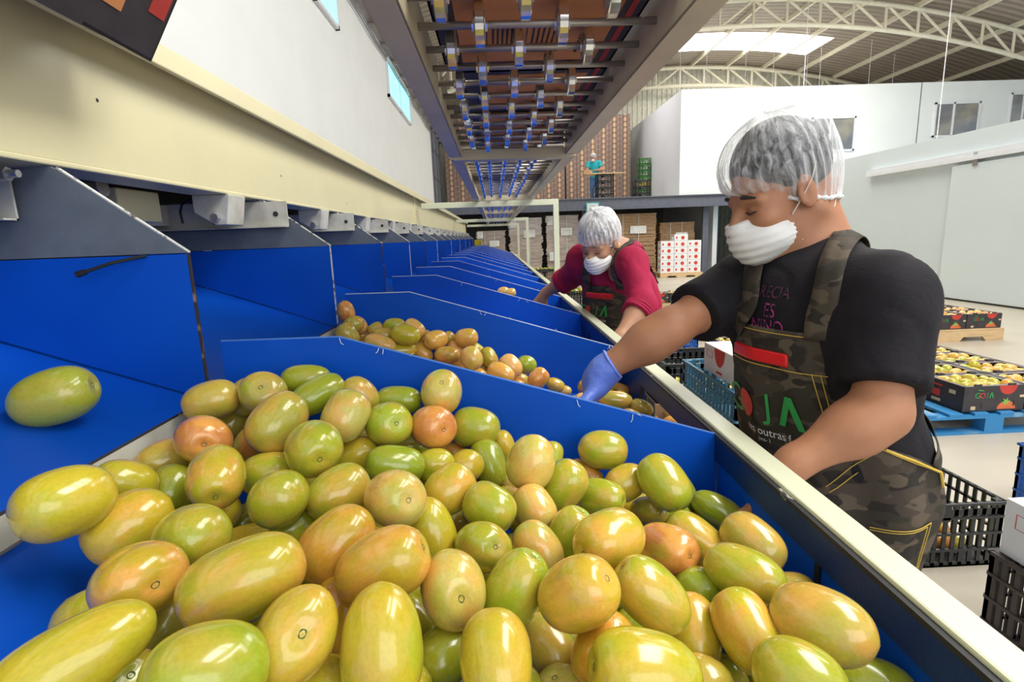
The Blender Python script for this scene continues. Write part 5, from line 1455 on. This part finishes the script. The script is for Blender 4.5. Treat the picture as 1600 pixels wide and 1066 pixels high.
def apron(wr, P, zt, zw, zb, pb0, pb1, phs, extra_w=1.0):
    rows = []
    nb = 16
    for j in range(nb + 1):
        t = j / nb; z = zt + (zw - zt) * t; rows.append((z, -(pb0 + (pb1 - pb0) * t), pb0 + (pb1 - pb0) * t))
    ns = 6
    for j in range(1, ns + 1):
        t = j / ns; e = t ** .6; z = zw + (-.07) * t; rows.append((z, -(pb1 + (phs - pb1) * e), pb1 + (phs - pb1) * e))
    z1 = zw - .07
    for j in range(1, 19):
        z = z1 + (zb - z1) * j / 18; rows.append((z, -phs * (1 - .05 * j / 18), phs * (1 - .05 * j / 18)))
    return wr.patch('apron', rows, M['camo'], off=.008, thick=.003, nph=60, hang=.004, wav=.006), rows
ap, rows = apron(wr, W1, 1.145, .955, .42, D2R(41), D2R(50), D2R(102))
def world_bvh(o, rl): return BVHTree.FromPolygons([v.co + rl for v in o.data.vertices], [tuple(p.vertices) for p in o.data.polygons])
ab = world_bvh(ap, W1['rl'])
def edge_line(wr, pts2, bvh, r, off=.004, n=60):
    out = []
    for (a, b) in zip(pts2, pts2[1:]):
        k = max(2, int(n * max(abs(a[0] - b[0]), abs(a[1] - b[1]) * 3)))
        for i in range(k): out.append((a[0] + (b[0] - a[0]) * i / k, a[1] + (b[1] - a[1]) * i / k))
    out.append(pts2[-1]); P = []
    for ph, z in out:
        A, d, rr = wr.hit(ph, z, bvh)
        if rr: P.append(A + d * (rr + off))
    return MB().tube(P, r, 5)
def part_world(mb, name, m, P, parent): o = mb.build(name, m); o.data.transform(Matrix.Translation(-P['rl'])); o.parent = parent; return o
s1 = MB()
for q in ([(D2R(-40), 1.138), (D2R(40), 1.138)], [(D2R(-42), 1.073), (D2R(42), 1.073)], [(D2R(30), 1.075), (D2R(34), 1.0), (D2R(40), .95)], [(D2R(35), 1.075), (D2R(38), 1.0)], [(D2R(57), .953), (D2R(80), .915), (D2R(97), .89)],
          [(D2R(55), .79), (D2R(88), .80), (D2R(89), .62)], [(D2R(55), .785), (D2R(85), .795), (D2R(86), .62)], [(D2R(30), .86), (D2R(45), .905), (D2R(60), .945)], [(D2R(32), .85), (D2R(48), .895)]):
    t_ = edge_line(wr, q, ab, .0009); s1.add(t_.v, t_.f)
part_world(s1, 'stitching', M['stitch'], W1, ap)
part_world(edge_line(wr, [(D2R(57), .955), (D2R(80), .920), (D2R(97), .890), (D2R(98.5), .86)], ab, .0028, .004), 'yellow_piping', M['stitch'], W1, ap)
# red band
zr = wr.patch('red_band', [(1.103, D2R(-40), D2R(14)), (1.099, D2R(-42), D2R(15)), (1.084, D2R(-42), D2R(15)), (1.079, D2R(-42), D2R(15))], M['zip'], off=.004, parent=ap, thick=.005, nph=30, bvh=ab)
# lettering of the apron
rad = .18
g_, r_ = [], []
g_.append(wr.word('J', D2R(-4), .985, .065, rad, sx=1.0))
def lam2(ph0, z0, h, w_, t, rad):
    q = [(-w_ / 2, -h / 2), (-w_ / 2 + t, -h / 2), (0, h / 2 - t * 1.5), (w_ / 2 - t, -h / 2), (w_ / 2, -h / 2), (t * .5, h / 2), (-t * .5, h / 2)]
    return [(ph0 + x / rad, z0 + y) for x, y in q], [(0, 1, 2, 6), (6, 2, 5), (2, 3, 4, 5)]
def ring2(ph0, z0, r0, r1, rad, n=26): return [(ph0 + r * math.cos(2 * PI * i / n) / rad, z0 + r * math.sin(2 * PI * i / n)) for i in range(n) for r in (r0, r1)], [(2 * i, 2 * i + 1, (2 * i + 3) % (2 * n), (2 * i + 2) % (2 * n)) for i in range(n)]
g_.append(lam2(D2R(14), .992, .062, .058, .014, rad)); g_.append(wr.word('G', D2R(-40), .985, .062, rad))
wr.text('green_lettering', g_, ab, M['p_green'], ap, off=.005)
r_.append(ring2(D2R(-23), .985, .0, .029, rad)); wr.text('red_tomato_print', r_, ab, M['p_red'], ap, off=.005)
wr.text('white_lettering', [wr.word('nes outras f', D2R(-6), .937, .017, rad), wr.word('(ms- l', D2R(-8), .918, .011, rad), wr.word('ays.', D2R(16), .878, .017, rad)], ab, M['p_white'], ap, off=.005)
sbv = world_bvh(W1['shirt'], W1['rl'])
wr.text('magenta_lettering', [wr.word('ES', D2R(-4), 1.178, .026, .15), wr.word('NINO', D2R(-6), 1.148, .024, .15), wr.word('O', D2R(36), 1.172, .020, .15)], sbv, M['p_mag'], W1['shirt'], off=.003)
wr.text('faded_lettering', [wr.word('RECIA', D2R(-3), 1.212, .022, .15)], sbv, M['p_mag2'], W1['shirt'], off=.003)
pa = lambda u_, v_, Y: atY(u_, v_, Y)
ribbon(wr.strap, [wr.axis(1.135) + (W1['f'] * math.cos(D2R(35)) + W1['l'] * math.sin(D2R(35))) * .16, pa(1256, 480, .86), pa(1283, 410, .90), pa(1312, 362, .95), pa(1338, 352, 1.03), Vector((.72, 1.10, 1.23)), Vector((.76, 1.10, 1.10))], .046, 'apron_strap', M['camo'], ap, W1['rl'], off=.010)
ribbon(wr.strap, [wr.axis(1.13) + (W1['f'] * math.cos(D2R(-38)) + W1['l'] * math.sin(D2R(-42))) * .16, pa(1150, 470, 1.02), pa(1160, 415, 1.06), pa(1172, 380, 1.10), Vector((.60, 1.17, 1.28)), Vector((.68, 1.17, 1.22)), Vector((.74, 1.14, 1.10))], .046, 'apron_strap', M['camo'], ap, W1['rl'], off=.010)
ribbon(sbv, [wr.axis(.90) + (W1['f'] * math.cos(D2R(a_)) + W1['l'] * math.sin(D2R(a_))) * .2 + V3(0, 0, (a_ - 97) * .0022) for a_ in (97, 115, 135, 160, 180)], .03, 'waist_tie', M['camo'], ap, W1['rl'])
# shirt hems
for q, ft in (('L', .80), ('R', .62)):
    S, Eb = Vector(J1['S' + q]), Vector(J1['E' + q]); dr = (Eb - S).normalized()

# ---- the person in the red shirt
J2 = dict(root=(.60, 2.74, 0), s=.96, girth=1.0, fa=.98, face=(-.62, -.62, -.46), chest_dir=(-.80, -.60, 0),
          pelvis=(.605, 2.72, .84), chest=(.60, 2.54, 1.08), neck=(.60, 2.47, 1.245), head=atY(935, 364, 2.40),
          SL=atY(988, 412, 2.30), EL=atY(1003, 478, 2.16), WL=(.47, 2.05, .93), SR=atY(908, 406, 2.58), ER=atY(889, 434, 2.74), WR=atY(852, 458, 2.86),
          HL=((-.4, .1, -.8), (-.6, .5, -.1), (-.1, .8, .3), .8), HR=((-.5, .1, -.75), (-.3, -.2, -.5), (.2, -.9, 0), .5),
          KL=(.60, 2.66, .45), AL=(.60, 2.66, .085), KR=(.59, 2.84, .45), AR=(.60, 2.84, .085), foot=(-.85, -.4, 0), seed=4,
          sleeveL=1.25, sleeveR=1.28, skin=M['skin2'], shirt_mat=M['redshirt'], pants_mat=M['jeans'], hair_mat=M['hair2'], net_mat=M['net2'], hem=.12, fold=.008, res=(.007, .014))
cf2 = frame(J2['chest_dir'])[0]
J2['shirt_sub'] = [E_(Vector(J2['neck']) + cf2 * .10 - V3(0, 0, .045), (.05, .035, .085), [list(cf2), list(frame(J2['chest_dir'])[1]), [0, 0, 1]], op='sub', k=.01)]
W2 = build_person(J2)
tag(W2['root'], 'person in crimson rolled sleeve shirt, camouflage apron and white hair net at the middle bins', 'person')
wr2 = Wrap(W2)
ap2, _ = apron(wr2, W2, 1.095, .93, .50, D2R(42), D2R(52), D2R(84)); ab2 = world_bvh(ap2, W2['rl'])
wr2.patch('red_band', [(1.062, D2R(-38), D2R(24)), (1.05, D2R(-38), D2R(24)), (1.034, D2R(-38), D2R(25))], M['zip'], off=.004, parent=ap2, thick=.004, nph=24, bvh=ab2)
wr2.text('green_lettering', [wr2.word('J', D2R(-2), .97, .055, .18), lam2(D2R(15), .975, .055, .05, .013, .18), wr2.word('G', D2R(-38), .97, .055, .18)], ab2, M['p_green'], ap2, off=.005)
wr2.text('red_tomato_print', [ring2(D2R(-22), .97, 0, .027, .18)], ab2, M['p_red'], ap2, off=.005)
wr2.text('white_lettering', [wr2.word('nes outras con', D2R(-2), .925, .014, .18)], ab2, M['p_white'], ap2, off=.005)
sb2 = world_bvh(W2['shirt'], W2['rl'])
ribbon(wr2.strap, [wr2.axis(1.08) + (W2['f'] * math.cos(D2R(38)) + W2['l'] * math.sin(D2R(38))) * .17, pa(958, 415, 2.32), pa(972, 385, 2.36), pa(982, 372, 2.42), Vector((.70, 2.5, 1.24)), Vector((.77, 2.52, 1.1))], .045, 'apron_strap', M['camo'], ap2, W2['rl'], off=.010)
ribbon(wr2.strap, [wr2.axis(1.08) + (W2['f'] * math.cos(D2R(-38)) + W2['l'] * math.sin(D2R(-38))) * .17, pa(914, 410, 2.45), pa(918, 385, 2.50), Vector((.60, 2.58, 1.26)), Vector((.72, 2.6, 1.12))], .045, 'apron_strap', M['camo'], ap2, W2['rl'], off=.010)
# collar wings and rolled cuffs
nk2 = Vector(J2['neck']); cl2 = frame(J2['chest_dir'])[1]
for q in (-1, 1):
    c0 = nk2 + cl2 * .055 * q - cf2 * .03 + V3(0, 0, .035); pts = [nk2 - cf2 * .065 + V3(0, 0, .03), c0, nk2 + cl2 * .05 * q + cf2 * .055 + V3(0, 0, .0), nk2 + cl2 * .03 * q + cf2 * .10 - V3(0, 0, .045)]
    ribbon(sb2, pts, .04, 'collar', M['redshirt'], W2['shirt'], W2['rl'], off=.008, n=14, thick=.004)
for q, ft in (('L', .25), ('R', .28)):
    Eb, W_ = Vector(J2['E' + q]), Vector(J2['W' + q]); c = Eb.lerp(W_, ft); dr = (W_ - Eb).normalized(); o1 = dr.orthogonal().normalized(); o2_ = dr.cross(o1)
    b = MB()
    for t_ in (-.012, .0, .012): b.tube([c - dr * .01 + dr * t_ + (o1 * math.cos(a) + o2_ * math.sin(a)) * (.056 + .002 * math.sin(3 * a + t_ * 90)) for a in [2 * PI * i / 26 for i in range(27)]], .009, 6, cap=False)
    part_world(b, 'rolled_cuff', M['redshirt'], W2, W2['shirt'])
# ---- the small figure up on the mezzanine
B = Vector((3.55, 19.3, MZ))
J3 = dict(root=tuple(B), s=1.0, girth=.9, face=(-.5, -.8, -.3), chest_dir=(-.4, -.9, 0), pelvis=B + V3(0, 0, .88), chest=B + V3(-.02, -.04, 1.18), neck=B + V3(-.03, -.06, 1.38), head=B + V3(-.07, -.12, 1.53),
          SL=B + V3(.17, -.10, 1.32), EL=B + V3(.2, -.2, 1.08), WL=B + V3(-.02, -.38, 1.05), SR=B + V3(-.20, .02, 1.32), ER=B + V3(-.28, -.1, 1.08), WR=B + V3(-.26, -.38, 1.02),
          HL=((-.6, -.6, 0), (0, 0, -1), (-.6, .6, 0), .6), HR=((.1, -.9, -.1), (.2, 0, -1), (.9, 0, .2), .6), KL=B + V3(.09, 0, .47), AL=B + V3(.09, 0, .085), KR=B + V3(-.09, 0, .47), AR=B + V3(-.09, 0, .085), foot=(-.3, -.9, 0),
          sleeveL=.6, sleeveR=.6, skin=M['skin2'], shirt_mat=M['teal'], pants_mat=M['jeans'], hair_mat=M['hair'], net_mat=M['net2'], hem=.12, res=(.012, .018), shirt_res=.014, detail=0)
W3 = build_person(J3); tag(W3['root'], 'distant person in teal smock and white hair net standing on the mezzanine', 'person')
wc_ = white_carton((3.05, 18.62, MZ + .885), .3, .22, .14, 'small open box being packed by the person on the mezzanine'); 
for ch in wc_.children: ch.data = ch.data.copy(); ch.data.materials.clear(); ch.data.materials.append(M['kraft'])
wc_['label'] = 'small kraft box being packed by the person on the mezzanine'

# ================================================================ fruit beyond the 300 that show largest becomes one heap object
bpy.context.view_layer.update()
dg = bpy.context.evaluated_depsgraph_get()
def seen(o):
    c = o.matrix_world.translation; r = min(o.scale); d = (c - Vector(CAM)).normalized(); a = d.orthogonal().normalized(); b = d.cross(a); n = 0
    org = Vector(CAM); pr = MC @ (np.array(c) - CAM); u = CX + F * pr[0] / -pr[2]; v = CY - F * pr[1] / -pr[2]
    if u < -20 or u > 1620 or v > 1090 or v < -20: return 0
    for q in (0, .45, .85):
        for k in range(1 if q == 0 else 8):
            t = c + (a * math.cos(k * PI / 4 + q) + b * math.sin(k * PI / 4 + q)) * r * q
            dr = (t - org).normalized(); h = sc.ray_cast(dg, org, dr)
            if h[0] and (h[4] is o or h[4].name == o.name or (h[4].parent and h[4].parent.name == o.name)): n += 1
    return n
score = []
for o in ALLT:
    n = seen(o); d = (o.matrix_world.translation - Vector(CAM)).length
    keep = 1e3 if o.children else 0
    score.append(((n / 17) * (min(o.scale) / d) ** 2 * 1e4 + keep, n, o))
score.sort(key=lambda t: -t[0])
rest = [t[2] for t in score[300:]] + [t[2] for t in score[:300] if t[1] == 0 and not t[2].children]
print('tomatoes', len(ALLT), 'kept', len(ALLT) - len(rest))
mm_, nt, bs = newmat('mixed_tomato_skins'); bs.inputs['Roughness'].default_value = .3
at = N(nt, 'ShaderNodeAttribute', attribute_name='fruit_colour'); nt.links.new(at.outputs['Color'], bs.inputs['Base Color'])
vs, fs, cols = [], [], []
for o in rest:
    n = len(vs); me = TML[0] if len(o.data.vertices) > 400 else o.data
    vs += [tuple(o.matrix_world @ v.co) for v in me.vertices]; fs += [tuple(i + n for i in p.vertices) for p in me.polygons]; cols += [tuple(o.color[:3]) + (1,)] * len(me.vertices)
me = bpy.data.meshes.new('tomato_heap'); me.from_pydata(vs, [], fs); me.materials.append(mm_)
ca = me.color_attributes.new('fruit_colour', 'FLOAT_COLOR', 'POINT'); ca.data.foreach_set('color', [c for q in cols for c in q])
hp = link('tomato_heap', me, None, True); tag(hp, 'remaining tomatoes deep in the bins, crates and far cartons', 'tomatoes', kind='stuff')
for o in rest: bpy.data.objects.remove(o)
